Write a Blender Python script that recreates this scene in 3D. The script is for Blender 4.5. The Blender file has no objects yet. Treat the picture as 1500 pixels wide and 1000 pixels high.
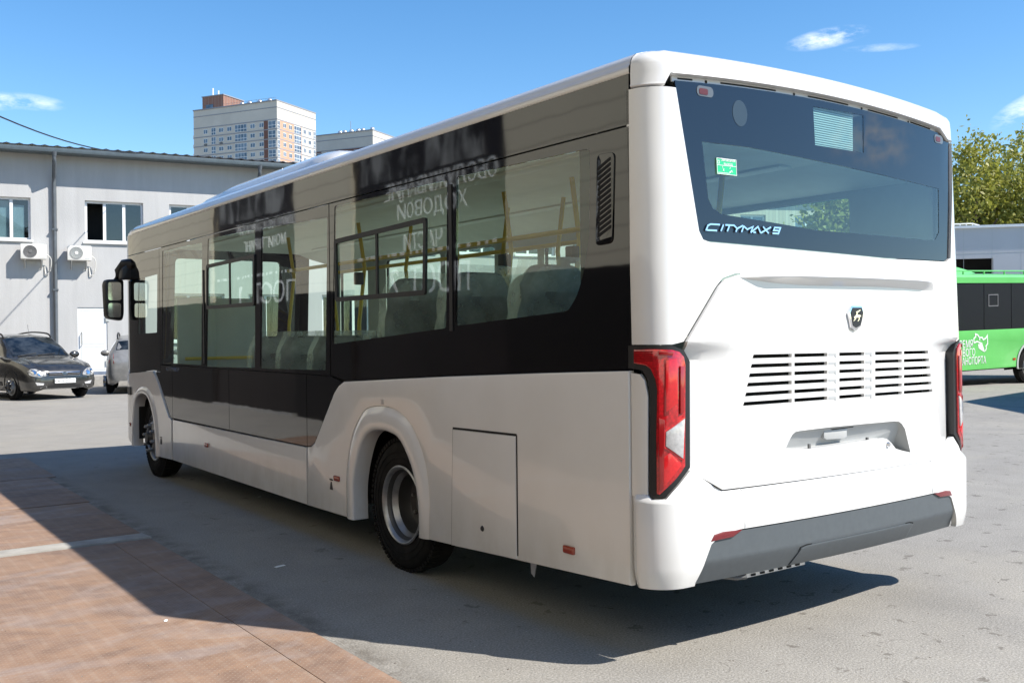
import bpy, bmesh, math, random
from mathutils import Vector, Matrix, noise
from mathutils.geometry import tessellate_polygon
random.seed(7)
R = math.radians
PI = math.pi
sc = bpy.context.scene
COL = sc.collection

# ------------------------------------------------------------------ camera
FPX, YAW, PITCH, ROLL = 1427.5, 0.6277, -0.0077, -0.0093
CAM = Vector((-3.0109, -3.0613, 1.5))
c_f = Vector((math.sin(YAW)*math.cos(PITCH), math.cos(YAW)*math.cos(PITCH), math.sin(PITCH)))
_r = Vector((math.cos(YAW), -math.sin(YAW), 0)); _u = _r.cross(c_f)
c_r = math.cos(ROLL)*_r + math.sin(ROLL)*_u
c_u = -math.sin(ROLL)*_r + math.cos(ROLL)*_u
cd = bpy.data.cameras.new('camera'); cam = bpy.data.objects.new('camera', cd); COL.objects.link(cam)
cd.lens = FPX/1500*36; cd.sensor_width = 36; cd.sensor_fit = 'HORIZONTAL'; cd.clip_end = 3000; cd.clip_start = 0.05
cam.matrix_world = Matrix(((c_r.x, c_u.x, -c_f.x, CAM.x), (c_r.y, c_u.y, -c_f.y, CAM.y), (c_r.z, c_u.z, -c_f.z, CAM.z), (0, 0, 0, 1)))
sc.camera = cam

# ------------------------------------------------------------------ light
SUN_DIR = Vector((0.575, -0.818, 1.03)).normalized()          # towards the sun
SUN_EL = math.asin(SUN_DIR.z); SUN_AZ = math.atan2(SUN_DIR.x, SUN_DIR.y)
sd = bpy.data.lights.new('sun', 'SUN'); sd.energy = 5.0; sd.angle = R(0.53); sd.color = (1, 0.94, 0.855)
so = bpy.data.objects.new('sun', sd); COL.objects.link(so); so.rotation_euler = SUN_DIR.to_track_quat('Z', 'Y').to_euler()
world = bpy.data.worlds.new('World'); sc.world = world; world.use_nodes = True
sc.view_settings.view_transform = 'Standard'; sc.view_settings.look = 'None'
sc.view_settings.exposure = 0.66; sc.view_settings.gamma = 1; sc.view_settings.use_curve_mapping = False
sc.cycles.max_bounces = 10; sc.cycles.transparent_max_bounces = 24; sc.cycles.glossy_bounces = 5
sc.cycles.caustics_reflective = False; sc.cycles.caustics_refractive = False; sc.cycles.use_denoising = True

def ray(px, py):
    return c_f + c_r*((px-750)/FPX) - c_u*((py-500)/FPX)

def build_world():
    nt = world.node_tree; n = nt.nodes; L = nt.links; n.clear()
    out = n.new('ShaderNodeOutputWorld'); bg = n.new('ShaderNodeBackground'); sky = n.new('ShaderNodeTexSky')
    sky.sky_type = 'NISHITA'; sky.sun_disc = False; sky.sun_elevation = SUN_EL; sky.sun_rotation = SUN_AZ
    sky.altitude = 300; sky.air_density = 1.0; sky.dust_density = 0.1; sky.ozone_density = 1.6
    bg.inputs['Strength'].default_value = 0.128
    tc = n.new('ShaderNodeTexCoord')
    nz = n.new('ShaderNodeTexNoise'); nz.inputs['Scale'].default_value = 34; nz.inputs['Detail'].default_value = 8; nz.inputs['Roughness'].default_value = 0.62
    mp = n.new('ShaderNodeMapping'); mp.inputs['Scale'].default_value = (1, 1, 2.6)
    L.new(tc.outputs['Generated'], mp.inputs[0]); L.new(mp.outputs[0], nz.inputs['Vector'])
    total = None
    def M(op, a, b=None):
        m = n.new('ShaderNodeMath'); m.operation = op; m.use_clamp = False
        for i, v in enumerate((a, b)):
            if v is None: continue
            if isinstance(v, (int, float)): m.inputs[i].default_value = v
            else: L.new(v, m.inputs[i])
        return m.outputs[0]
    def dot(v):
        d = n.new('ShaderNodeVectorMath'); d.operation = 'DOT_PRODUCT'; L.new(tc.outputs['Generated'], d.inputs[0]); d.inputs[1].default_value = v
        return d.outputs['Value']
    # small fair-weather wisps: direction, half width, half height, slant, density
    clouds = [(ray(1212, 56), .040, .010, .10, .85), (ray(1290, 70), .035, .004, -.05, .35), (ray(40, 149), .036, .008, -.03, .55), (ray(1500, 158), .030, .012, .45, .7), (ray(-40, 146), .05, .009, 0, .6)]
    for el, az, w, h, dn in ((10, 150, .16, .035, .8), (16, 175, .10, .03, .8), (8, 200, .22, .03, .8), (24, 160, .08, .03, .6), (13, 120, .12, .03, .8)):
        clouds.append((Vector((math.sin(R(az))*math.cos(R(el)), math.cos(R(az))*math.cos(R(el)), math.sin(R(el)))), w, h, .1, dn))
    for d, w, h, sl, dn in clouds:
        d = d.normalized(); rt = d.cross(Vector((0, 0, 1))).normalized(); up = rt.cross(d)
        a = M('DIVIDE', dot(rt), w); b = M('DIVIDE', M('SUBTRACT', dot(up), M('MULTIPLY', dot(rt), sl)), h)
        q = M('ADD', M('MULTIPLY', a, a), M('MULTIPLY', b, b))
        m = M('MULTIPLY', M('SUBTRACT', 1.0, q), M('GREATER_THAN', dot(d), 0.0))
        m = M('MAXIMUM', m, 0.0)
        k = M('MAXIMUM', M('SUBTRACT', nz.outputs['Fac'], 0.40), 0.0)
        m = M('MULTIPLY', M('MULTIPLY', m, k), dn*3.4)
        total = m if total is None else M('ADD', total, m)
    cl = M('MINIMUM', total, 0.85)
    mix = n.new('ShaderNodeMix'); mix.data_type = 'RGBA'
    hs = n.new('ShaderNodeHueSaturation'); hs.inputs['Saturation'].default_value = 1.30; hs.inputs['Value'].default_value = 1.0; L.new(sky.outputs[0], hs.inputs['Color'])
    L.new(cl, mix.inputs[0]); L.new(hs.outputs[0], mix.inputs[6]); mix.inputs[7].default_value = (7.6, 7.9, 8.3, 1)
    L.new(mix.outputs[2], bg.inputs['Color']); L.new(bg.outputs[0], out.inputs['Surface'])
build_world()

# ------------------------------------------------------------------ projection helpers (used while modelling)
def project(P):
    d = Vector(P)-CAM; z = d.dot(c_f)
    return 750+FPX*d.dot(c_r)/z, 500-FPX*d.dot(c_u)/z
def hit(px, py, axis, val):
    d = ray(px, py); t = (val-CAM[axis])/d[axis]; return CAM+d*t
def inv(f, px, py, u=0.0, v=1.0):
    for _ in range(25):
        x, y = project(f(u, v, 0)); e = 1e-4
        xu, yu = project(f(u+e, v, 0)); xv, yv = project(f(u, v+e, 0))
        a, b, c, d = (xu-x)/e, (xv-x)/e, (yu-y)/e, (yv-y)/e
        det = a*d-b*c
        if abs(det) < 1e-9: break
        du = (d*(px-x)-b*(py-y))/det; dv = (a*(py-y)-c*(px-x))/det
        m = max(abs(du), abs(dv)); k = 0.5/m if m > 0.5 else 1
        u += du*k; v += dv*k
        if m < 1e-6: break
    return u, v

# ------------------------------------------------------------------ objects
def link(o, parent=None):
    COL.objects.link(o)
    if parent is not None: o.parent = parent
    return o
def obj(name, bm, mat, parent=None, ang=35, recalc=True):
    if recalc: bmesh.ops.recalc_face_normals(bm, faces=bm.faces)
    me = bpy.data.meshes.new(name); bm.to_mesh(me); bm.free()
    for m in (mat if isinstance(mat, (list, tuple)) else [mat]): me.materials.append(m)
    me.shade_smooth(); me.set_sharp_from_angle(angle=R(ang))
    o = bpy.data.objects.new(name, me)
    link(o)
    if parent is not None:
        o.parent = parent; o.matrix_parent_inverse = parent.matrix_basis.inverted()
    return o
def thing(name, label, cat, loc=(0, 0, 0), rz=0, group=None):
    o = bpy.data.objects.new(name, None); link(o); o.location = loc; o.rotation_euler = (0, 0, rz); o.empty_display_size = .2
    o['label'] = label; o['category'] = cat
    if group: o['group'] = group
    return o
def tag(o, label=None, cat=None, group=None, kind=None):
    if label: o['label'] = label
    if cat: o['category'] = cat
    if group: o['group'] = group
    if kind: o['kind'] = kind
    return o
def dup(root, loc=None, rz=None, label=None):
    r = root.copy(); link(r)
    if loc is not None: r.location = loc
    if rz is not None: r.rotation_euler = (0, 0, rz)
    if label: r['label'] = label
    def rec(s, d):
        for ch in list(s.children):
            c = ch.copy(); link(c); c.parent = d; c.matrix_parent_inverse = ch.matrix_parent_inverse.copy(); rec(ch, c)
    rec(root, r)
    return r

# ------------------------------------------------------------------ mesh helpers
def flat(u, v, d): return Vector((u, v, d))
def plane(o, ud, n=None):
    o = Vector(o); ud = Vector(ud).normalized(); zd = Vector((0, 0, 1)); n = ud.cross(zd) if n is None else Vector(n)
    return lambda u, v, d: o+ud*u+zd*v+n*d
def panel(bm, outer, f, t=0.02, holes=(), ucuts=(), vcuts=(), d0=0.0, bevel=0, back=True):
    """slab with its front face on f(u,v,d0) and thickness t towards -d"""
    b = bmesh.new()
    if holes:
        loops = [list(outer)]+[list(h) for h in holes]
        vs = [b.verts.new((p[0], p[1], 0)) for l in loops for p in l]
        for tri in tessellate_polygon([[Vector((p[0], p[1], 0)) for p in l] for l in loops]):
            try: b.faces.new([vs[i] for i in tri])
            except ValueError: pass
    else:
        b.faces.new([b.verts.new((p[0], p[1], 0)) for p in outer])
    bmesh.ops.remove_doubles(b, verts=b.verts, dist=1e-6)
    b.normal_update()
    if sum(fc.normal.z*fc.calc_area() for fc in b.faces) < 0:
        bmesh.ops.reverse_faces(b, faces=b.faces)
    if back:
        r = bmesh.ops.extrude_face_region(b, geom=list(b.faces))
        top = [e for e in r['geom'] if isinstance(e, bmesh.types.BMVert)]
        # extruded copy becomes the front; originals move back
        for v in b.verts: v.co.z = -t
        for v in top: v.co.z = 0
        bmesh.ops.recalc_face_normals(b, faces=b.faces)
        if bevel:
            tv = set(top)
            ed = [e for e in b.edges if e.verts[0] in tv and e.verts[1] in tv and any(abs(fc.normal.z) < .5 for fc in e.link_faces) and any(fc.normal.z > .5 for fc in e.link_faces)]
            bmesh.ops.bevel(b, geom=ed, offset=bevel, segments=2, profile=0.6, affect='EDGES', clamp_overlap=True)
    for a, cs in ((0, ucuts), (1, vcuts)):
        for c in cs:
            co = [0, 0, 0]; no = [0, 0, 0]; co[a] = c; no[a] = 1
            bmesh.ops.bisect_plane(b, geom=list(b.verts)+list(b.edges)+list(b.faces), plane_co=co, plane_no=no, dist=1e-5)
    bmesh.ops.triangulate(b, faces=[fc for fc in b.faces if len(fc.verts) > 4])
    mp = {}
    for v in b.verts: mp[v] = bm.verts.new(f(v.co.x, v.co.y, v.co.z+d0))
    for fc in b.faces:
        try: bm.faces.new([mp[v] for v in fc.verts])
        except ValueError: pass
    b.free()
    return bm
def mk(*a, **k): return panel(bmesh.new(), *a, **k)
def box(bm, lo, hi, f=None, bevel=0):
    b = bmesh.new(); bmesh.ops.create_cube(b, size=1)
    for v in b.verts:
        v.co = Vector([(lo[i]+hi[i])/2+v.co[i]*(hi[i]-lo[i]) for i in range(3)])
    if bevel: bmesh.ops.bevel(b, geom=list(b.edges), offset=bevel, segments=2, profile=.6, affect='EDGES', clamp_overlap=True)
    mp = {}
    for v in b.verts: mp[v] = bm.verts.new(f(*v.co) if f else v.co)
    for fc in b.faces: bm.faces.new([mp[v] for v in fc.verts])
    b.free(); return bm
def bx(lo, hi, f=None, bevel=0): return box(bmesh.new(), lo, hi, f, bevel)
def wall_grid(bm, u0, v0, u1, v1, holes, f, t=.25):
    '''wall slab with axis-aligned openings'''
    us = sorted({u0, u1}|{h[i] for h in holes for i in (0, 2)}); vs = sorted({v0, v1}|{h[i] for h in holes for i in (1, 3)})
    V = {}
    def vt(u, v, d):
        k = (u, v, d)
        if k not in V: V[k] = bm.verts.new(f(u, v, d))
        return V[k]
    solid = lambda i, j: 0 <= i < len(us)-1 and 0 <= j < len(vs)-1 and not any(h[0]-1e-6 <= (us[i]+us[i+1])/2 <= h[2]+1e-6 and h[1]-1e-6 <= (vs[j]+vs[j+1])/2 <= h[3]+1e-6 for h in holes)
    for i in range(len(us)-1):
        for j in range(len(vs)-1):
            if not solid(i, j): continue
            a, b, c, d = us[i], us[i+1], vs[j], vs[j+1]
            bm.faces.new((vt(a, c, 0), vt(b, c, 0), vt(b, d, 0), vt(a, d, 0))); bm.faces.new((vt(a, c, -t), vt(b, c, -t), vt(b, d, -t), vt(a, d, -t)))
            for di, dj, p, q in ((-1, 0, (a, c), (a, d)), (1, 0, (b, c), (b, d)), (0, -1, (a, c), (b, c)), (0, 1, (a, d), (b, d))):
                if not solid(i+di, j+dj): bm.faces.new((vt(*p, 0), vt(*q, 0), vt(*q, -t), vt(*p, -t)))
    return bm
def rect(u0, v0, u1, v1): return [(u0, v0), (u1, v0), (u1, v1), (u0, v1)]
def rrect(u0, v0, u1, v1, r, n=5):
    o = []
    for cx, cy, a0 in ((u1-r, v0+r, -90), (u1-r, v1-r, 0), (u0+r, v1-r, 90), (u0+r, v0+r, 180)):
        for i in range(n+1):
            a = R(a0+90*i/n); o.append((cx+r*math.cos(a), cy+r*math.sin(a)))
    return o
def rounded(poly, r, n=4):
    """round the corners of a polygon; r a number or one per corner"""
    o = []; N = len(poly)
    for i, p in enumerate(poly):
        rr = r[i] if isinstance(r, (list, tuple)) else r
        p = Vector((p[0], p[1])); a = Vector(poly[i-1][:2])-p; b = Vector(poly[(i+1) % N][:2])-p
        if rr <= 0: o.append(tuple(p)); continue
        k = min(rr, a.length*.45, b.length*.45); A = p+a.normalized()*k; B = p+b.normalized()*k
        for j in range(n+1):
            t = j/n; q = A*(1-t)**2+p*2*t*(1-t)+B*t*t; o.append((q.x, q.y))
    return o
def lin(a, b, n): return [a+(b-a)*i/n for i in range(n+1)]
def tube(bm, pts, r, n=8, caps=True):
    pts = [Vector(p) for p in pts]; rings = []
    for i, p in enumerate(pts):
        d = (pts[min(i+1, len(pts)-1)]-pts[max(i-1, 0)]).normalized()
        ref = Vector((0, 0, 1)) if abs(d.z) < .9 else Vector((1, 0, 0))
        a = d.cross(ref).normalized(); b = d.cross(a)
        rr = r[i] if isinstance(r, (list, tuple)) else r
        rings.append([bm.verts.new(p+(a*math.cos(2*PI*k/n)+b*math.sin(2*PI*k/n))*rr) for k in range(n)])
    for A, B in zip(rings, rings[1:]):
        for k in range(n): bm.faces.new((A[k], A[(k+1) % n], B[(k+1) % n], B[k]))
    if caps: bm.faces.new(rings[0]); bm.faces.new(rings[-1])
    return bm
def tb(pts, r, n=8): return tube(bmesh.new(), pts, r, n)
def lathe(bm, prof, f, n=40):
    """prof: (radius, axial) list, f(x,y,a) places it"""
    rings = [[bm.verts.new(f(r*math.cos(2*PI*k/n), r*math.sin(2*PI*k/n), a)) for k in range(n)] for r, a in prof]
    for A, B in zip(rings, rings[1:]):
        for k in range(n): bm.faces.new((A[k], A[(k+1) % n], B[(k+1) % n], B[k]))
    return bm
def loft(bm, rows, close=False):
    V = [[bm.verts.new(p) for p in r] for r in rows]
    for A, B in zip(V, V[1:]):
        m = len(A)
        for k in range(m if close else m-1):
            try: bm.faces.new((A[k], A[(k+1) % m], B[(k+1) % m], B[k]))
            except ValueError: pass
    return bm
def resample(pl, n):
    pl = [Vector(p) for p in pl]; ds = [0]
    for a, b in zip(pl, pl[1:]): ds.append(ds[-1]+(b-a).length)
    o = []; j = 0
    for i in range(n):
        s = ds[-1]*i/(n-1)
        while j < len(ds)-2 and ds[j+1] < s: j += 1
        t = (s-ds[j])/max(1e-9, ds[j+1]-ds[j]); o.append(pl[j].lerp(pl[j+1], min(1, t)))
    return o
def smooth(pl, n=4):
    """Catmull-Rom through points"""
    P = [Vector(p) for p in pl]; o = []
    for i in range(len(P)-1):
        a = P[max(i-1, 0)]; b = P[i]; c = P[i+1]; d = P[min(i+2, len(P)-1)]
        for k in range(n):
            t = k/n; o.append(.5*((2*b)+(c-a)*t+(2*a-5*b+4*c-d)*t*t+(3*b-a-3*c+d)*t**3))
    o.append(P[-1]); return o
def text_bm(body, f, size, u0, v0, thick=0.004, align='LEFT', sx=1.0, shear=0.0):
    cu = bpy.data.curves.new('lettering', 'FONT'); cu.body = body; cu.size = size; cu.align_x = align; cu.resolution_u = 3; cu.shear = shear; cu.space_line = .95
    o = bpy.data.objects.new('lettering', cu); COL.objects.link(o)
    dg = bpy.context.evaluated_depsgraph_get(); me = bpy.data.meshes.new_from_object(o.evaluated_get(dg))
    b = bmesh.new(); b.from_mesh(me); bpy.data.objects.remove(o); bpy.data.curves.remove(cu); bpy.data.meshes.remove(me)
    r = bmesh.ops.extrude_face_region(b, geom=list(b.faces))
    for e in r['geom']:
        if isinstance(e, bmesh.types.BMVert): e.co.z += thick
    for v in b.verts: v.co = f(u0+v.co.x*sx, v0+v.co.y, v.co.z)
    return b
def stroke(bm, pts, w, f, t=0.006, d0=0.0):
    """flat band along a 2-D polyline with mitred joints"""
    P = [Vector(p) for p in pts]; Lf, Rt = [], []
    for i, p in enumerate(P):
        a = (p-P[i-1]).normalized() if i else (P[1]-p).normalized(); b = (P[i+1]-p).normalized() if i < len(P)-1 else a
        m = a+b; m = m.normalized() if m.length > 1e-6 else a; nn = Vector((-m.y, m.x)); k = w/2/max(.45, nn.dot(Vector((-a.y, a.x))))
        Lf.append(p+nn*k); Rt.append(p-nn*k)
    rows = []
    for l, r_ in zip(Lf, Rt): rows.append([f(l.x, l.y, d0), f(l.x, l.y, d0+t), f(r_.x, r_.y, d0+t), f(r_.x, r_.y, d0)])
    V = [[bm.verts.new(q) for q in r] for r in rows]
    for A, B in zip(V, V[1:]):
        for k in range(4): bm.faces.new((A[k], A[(k+1) % 4], B[(k+1) % 4], B[k]))
    bm.faces.new(V[0]); bm.faces.new(V[-1]); return bm

# ------------------------------------------------------------------ materials
def srgb(h):
    o = []
    for i in (0, 2, 4):
        c = int(h[i:i+2], 16)/255; o.append(c/12.92 if c <= .04045 else ((c+.055)/1.055)**2.4)
    return (*o, 1)
MATS = {}
class NT:
    def __init__(s, name):
        s.m = bpy.data.materials.new(name); s.m.use_nodes = True; s.t = s.m.node_tree; s.n = s.t.nodes; s.L = s.t.links
        s.b = s.n['Principled BSDF']; s.out = s.n['Material Output']; MATS[name] = s.m
    def node(s, typ, **k):
        x = s.n.new(typ)
        for a, b in k.items():
            if hasattr(x, a): setattr(x, a, b)
            else: x.inputs[a.replace('_', ' ')].default_value = b
        return x
    def coord(s, kind='Object', scale=None):
        tc = s.n.new('ShaderNodeTexCoord'); o = tc.outputs[kind]
        if scale:
            mp = s.n.new('ShaderNodeMapping'); mp.inputs['Scale'].default_value = scale; s.L.new(o, mp.inputs[0]); o = mp.outputs[0]
        return o
    def noise(s, scale, detail=4, rough=.55, vec=None, dist=0):
        x = s.node('ShaderNodeTexNoise', Scale=scale, Detail=detail, Roughness=rough, Distortion=dist)
        s.L.new(vec if vec is not None else s.coord(), x.inputs['Vector']); return x.outputs['Fac']
    def ramp(s, fac, stops):
        x = s.n.new('ShaderNodeValToRGB'); s.L.new(fac, x.inputs[0]); e = x.color_ramp.elements
        while len(e) < len(stops): e.new(.5)
        for i, (p, c) in enumerate(stops): e[i].position = p; e[i].color = c if len(c) == 4 else (*c, 1)
        return x.outputs[0]
    def mix(s, fac, a, b, mode='MIX'):
        x = s.n.new('ShaderNodeMix'); x.data_type = 'RGBA'; x.blend_type = mode
        for i, v in ((0, fac), (6, a), (7, b)):
            if isinstance(v, (int, float)): x.inputs[i].default_value = v
            elif isinstance(v, tuple): x.inputs[i].default_value = v if len(v) == 4 else (*v, 1)
            else: s.L.new(v, x.inputs[i])
        return x.outputs[2]
    def math(s, op, a, b=None, c=None):
        x = s.n.new('ShaderNodeMath'); x.operation = op
        for i, v in enumerate((a, b, c)):
            if v is None: continue
            if isinstance(v, (int, float)): x.inputs[i].default_value = v
            else: s.L.new(v, x.inputs[i])
        return x.outputs[0]
    def set(s, **k):
        for a, v in k.items():
            i = s.b.inputs[a.replace('_', ' ')]
            if isinstance(v, (int, float)): i.default_value = v
            elif isinstance(v, tuple): i.default_value = v if len(v) == 4 else (*v, 1)
            else: s.L.new(v, i)
        return s
    def bump(s, h, strength=.3, dist=.01):
        x = s.node('ShaderNodeBump', Strength=strength, Distance=dist); s.L.new(h, x.inputs['Height']); s.L.new(x.outputs[0], s.b.inputs['Normal']); return s
def simple(name, col, rough=.5, metal=0, ior=1.5, coat=0, var=.12, nscale=6):
    s = NT(name); c = srgb(col) if isinstance(col, str) else (*col, 1)
    f = s.noise(nscale); k = s.ramp(f, [(.3, tuple(x*(1-var) for x in c[:3])), (.7, tuple(min(1, x*(1+var)) for x in c[:3]))])
    s.set(Base_Color=k, Roughness=rough, Metallic=metal, IOR=ior)
    if coat: s.set(Coat_Weight=coat, Coat_Roughness=.04)
    return s.m

def build_materials():
    # bus paint: glossy white, faint road film low down, slightly wavy sheet
    s = NT('white_paint'); f = s.noise(3, 5); g = s.noise(60, 3)
    xz = s.node('ShaderNodeSeparateXYZ'); s.L.new(s.coord(), xz.inputs[0]); lowd = s.math('MULTIPLY', s.math('SUBTRACT', .62, xz.outputs[2]), 1.6); lowd.node.use_clamp = True
    dirt = s.math('MULTIPLY', lowd, s.ramp(s.noise(5, 6, .65, s.coord('Object', (1, 1, .5))), [(.35, (.1, .1, .1)), (.75, (1, 1, 1))]))
    s.set(Base_Color=s.mix(dirt, s.ramp(f, [(.3, (.715, .712, .70)), (.7, (.75, .75, .742))]), (.46, .42, .36)), Roughness=s.math('MULTIPLY_ADD', g, .12, .18), IOR=1.5, Coat_Weight=.8, Coat_Roughness=.02)
    s.bump(s.noise(1.6, 2), .14, .03)
    # black glazing band
    s = NT('black_glazing'); s.set(Base_Color=(.002, .002, .002), Roughness=.035, IOR=1.85); s.bump(s.noise(2.0, 2.0), .085, .012)
    s = NT('black_frit'); s.set(Base_Color=(.008, .010, .014), Roughness=.03, IOR=1.7); s.bump(s.noise(2.2, 1.5), .05, .010)
    def glass(name, tint, ior, wav=.06, amount=1.0):
        s = NT(name); s.n.remove(s.b)
        tr = s.node('ShaderNodeBsdfTransparent'); tr.inputs[0].default_value = (*tint, 1)
        gl = s.node('ShaderNodeBsdfGlossy', Roughness=.015); gl.inputs[0].default_value = (1, 1, 1, 1)
        fr = s.node('ShaderNodeFresnel', IOR=ior); bp = s.node('ShaderNodeBump', Strength=wav, Distance=.012)
        s.L.new(s.noise(2.2, 1.5), bp.inputs['Height']); s.L.new(bp.outputs[0], gl.inputs['Normal'])
        geo = s.n.new('ShaderNodeNewGeometry')
        fac = s.math('MULTIPLY', s.math('MULTIPLY', fr.outputs[0], amount), s.math('SUBTRACT', 1.0, geo.outputs['Backfacing']))
        mx = s.node('ShaderNodeMixShader'); s.L.new(fac, mx.inputs[0]); s.L.new(tr.outputs[0], mx.inputs[1]); s.L.new(gl.outputs[0], mx.inputs[2])
        s.L.new(mx.outputs[0], s.out.inputs['Surface']); return s.m
    glass('side_glass', (.90, .97, .92), 1.7, .075)
    glass('rear_glass', (.86, 1.0, .99), 1.85, .05)
    glass('car_glass', (.28, .32, .32), 1.6, .02)
    glass('clear_lens', (.9, .92, .92), 1.5, .02)
    glass('house_glass', (.62, .70, .72), 1.9, .06)
    simple('inner_light', 'f0f2ee', .6, var=.04); simple('inner_grey', 'b4b8b6', .6, var=.05); simple('floor_grey', 'd0d2d0', .7)
    simple('black_plastic', (.012, .012, .013), .45, var=.2); simple('dark_void', (.004, .004, .004), .8)
    simple('rubber_seal', (.008, .008, .008), .6)
    simple('grey_plastic', (.085, .098, .108), .42, var=.06, nscale=30)
    simple('silver_paint', (.62, .62, .62), .3, .7); simple('chrome', (.85, .86, .88), .12, 1.0, var=.03)
    simple('yellow_rail', (.62, .42, .02), .35, var=.05)
    simple('seat_fabric', (.030, .032, .036), .9); simple('seat_shell', (.10, .105, .11), .45)
    s = NT('tyre_rubber'); s.set(Base_Color=s.ramp(s.noise(9), [(.35, (.007, .007, .007)), (.7, (.018, .017, .016))]), Roughness=.85, Specular_IOR_Level=.2)
    s = NT('rim_steel'); s.set(Base_Color=s.ramp(s.noise(12), [(.3, (.26, .26, .255)), (.7, (.42, .42, .42))]), Roughness=.38, Metallic=.75)
    s = NT('red_lens'); v = s.node('ShaderNodeTexVoronoi', Scale=70.0); s.L.new(s.coord(), v.inputs['Vector'])
    s.set(Base_Color=s.ramp(v.outputs['Distance'], [(0, (.62, .006, .012)), (.8, (.34, .003, .006))]), Roughness=.12, IOR=1.6, Coat_Weight=1.0, Coat_Roughness=.02)
    simple('red_lens_dark', (.30, .004, .006), .12, coat=1); simple('red_lens_bright', (.62, .012, .016), .15, coat=1, nscale=60)
    simple('pale_grey', (.42, .43, .43), .5, var=.03); simple('faint_blue', (.030, .050, .070), .3, var=.03); simple('dull_lens', (.11, .13, .15), .3); simple('rim_shade', (.075, .075, .075), .45, .5); simple('dim_red', (.11, .022, .022), .3); simple('marker_red', (.30, .035, .010), .15, coat=1)
    simple('reflector_maroon', (.16, .006, .012), .15, coat=1); simple('amber_lens', (.45, .07, .01), .15, coat=1)
    simple('white_lens', (.50, .50, .50), .15, coat=1, nscale=50, var=.2)
    simple('sign_green', (.015, .50, .22), .4, var=.03); simple('sign_white', (.82, .84, .83), .45, var=.03)
    s = NT('plastic_film'); s.n.remove(s.b); tr = s.node('ShaderNodeBsdfTransparent'); df = s.node('ShaderNodeBsdfPrincipled', Roughness=.25)
    df.inputs['Base Color'].default_value = (.75, .78, .77, 1); mx = s.node('ShaderNodeMixShader')
    nz = s.noise(7, 4, .6); s.L.new(s.math('MULTIPLY_ADD', nz, .7, .02), mx.inputs[0]); s.L.new(tr.outputs[0], mx.inputs[1]); s.L.new(df.outputs[0], mx.inputs[2]); s.L.new(mx.outputs[0], s.out.inputs['Surface'])
    # ground
    s = NT('yard_asphalt'); co = s.coord('Object'); big = s.noise(.28, 6, .6, co, .4); mid = s.noise(2.3, 6, .62, co); fine = s.noise(95, 3, .6, co); grit = s.noise(260, 2, .5, co)
    base = s.ramp(big, [(.30, (.185, .172, .150)), (.52, (.262, .248, .220)), (.72, (.335, .318, .282))])
    base = s.mix(s.ramp(mid, [(.35, (0, 0, 0)), (.75, (1, 1, 1))]), base, (.345, .325, .29), 'MIX') if False else s.mix(.55, base, s.ramp(mid, [(.28, (.145, .135, .117)), (.5, (.26, .247, .222)), (.75, (.37, .352, .318))]))
    dst = s.noise(.55, 6, .65, co, .8); base = s.mix(s.ramp(dst, [(.50, (0, 0, 0)), (.66, (.55, .55, .55))]), base, (.36, .33, .265))
    oil = s.noise(.8, 5, .6, s.coord('Object', (1.0, .35, 1)), .6); base = s.mix(s.ramp(oil, [(.56, (0, 0, 0)), (.72, (.55, .55, .55))]), base, (.13, .125, .115))
    base = s.mix(.55, base, s.ramp(fine, [(.25, (.06, .057, .052)), (.5, (.265, .252, .230)), (.8, (.56, .54, .50))]))
    xs = s.node('ShaderNodeSeparateXYZ'); s.L.new(co, xs.inputs[0]); en = s.noise(6, 5, .65, co)
    edge = s.math('SUBTRACT', .16, s.math('ABSOLUTE', s.math('ADD', xs.outputs[0], .90))); edge = s.math('MULTIPLY', s.math('MULTIPLY', edge, 7.0), s.math('MULTIPLY', s.math('SUBTRACT', en, .38), 4.0)); edge.node.use_clamp = True
    edge = s.math('MULTIPLY', edge, s.math('MULTIPLY', s.math('LESS_THAN', xs.outputs[1], 10.4), s.math('GREATER_THAN', xs.outputs[1], -1.5)))
    base = s.mix(s.math('MULTIPLY', edge, .6), base, (.085, .072, .058))
    vo = s.node('ShaderNodeTexVoronoi', Scale=11.0); s.L.new(co, vo.inputs['Vector']); vo2 = s.noise(4, 2, .5, co)
    spot = s.math('MULTIPLY', s.math('LESS_THAN', vo.outputs['Distance'], .075), s.math('GREATER_THAN', vo2, .60))
    base = s.mix(s.math('MULTIPLY', spot, s.math('MULTIPLY', s.noise(1.7, 2, .5, co), .32)), base, (.09, .075, .06))
    vo3 = s.node('ShaderNodeTexVoronoi', Scale=17.0); s.L.new(co, vo3.inputs['Vector']); sp2 = s.math('MULTIPLY', s.math('LESS_THAN', vo3.outputs['Distance'], .055), s.math('GREATER_THAN', vo2, .54))
    base = s.mix(s.math('MULTIPLY', sp2, .7), base, (.66, .65, .62))
    cr = s.node('ShaderNodeTexVoronoi', feature='DISTANCE_TO_EDGE', Scale=.33); wv = s.node('ShaderNodeTexNoise', Scale=1.4, Detail=4.0); s.L.new(co, wv.inputs['Vector'])
    mv = s.node('ShaderNodeVectorMath', operation='MULTIPLY_ADD'); s.L.new(wv.outputs['Color'], mv.inputs[0]); mv.inputs[1].default_value = (.9, .9, .9); s.L.new(co, mv.inputs[2]); s.L.new(mv.outputs[0], cr.inputs['Vector'])
    crk = s.math('MULTIPLY', s.math('LESS_THAN', cr.outputs['Distance'], .0014), s.math('GREATER_THAN', mid, .56))
    base = s.mix(s.math('MULTIPLY', crk, .35), base, (.08, .07, .06))
    s.set(Base_Color=base, Roughness=.93); s.bump(s.math('ADD', fine, s.math('MULTIPLY', grit, .6)), .55, .006)
    # rusty chequer plate
    s = NT('chequer_plate'); co = s.coord('Object'); x = s.node('ShaderNodeSeparateXYZ'); s.L.new(co, x.inputs[0])
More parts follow.
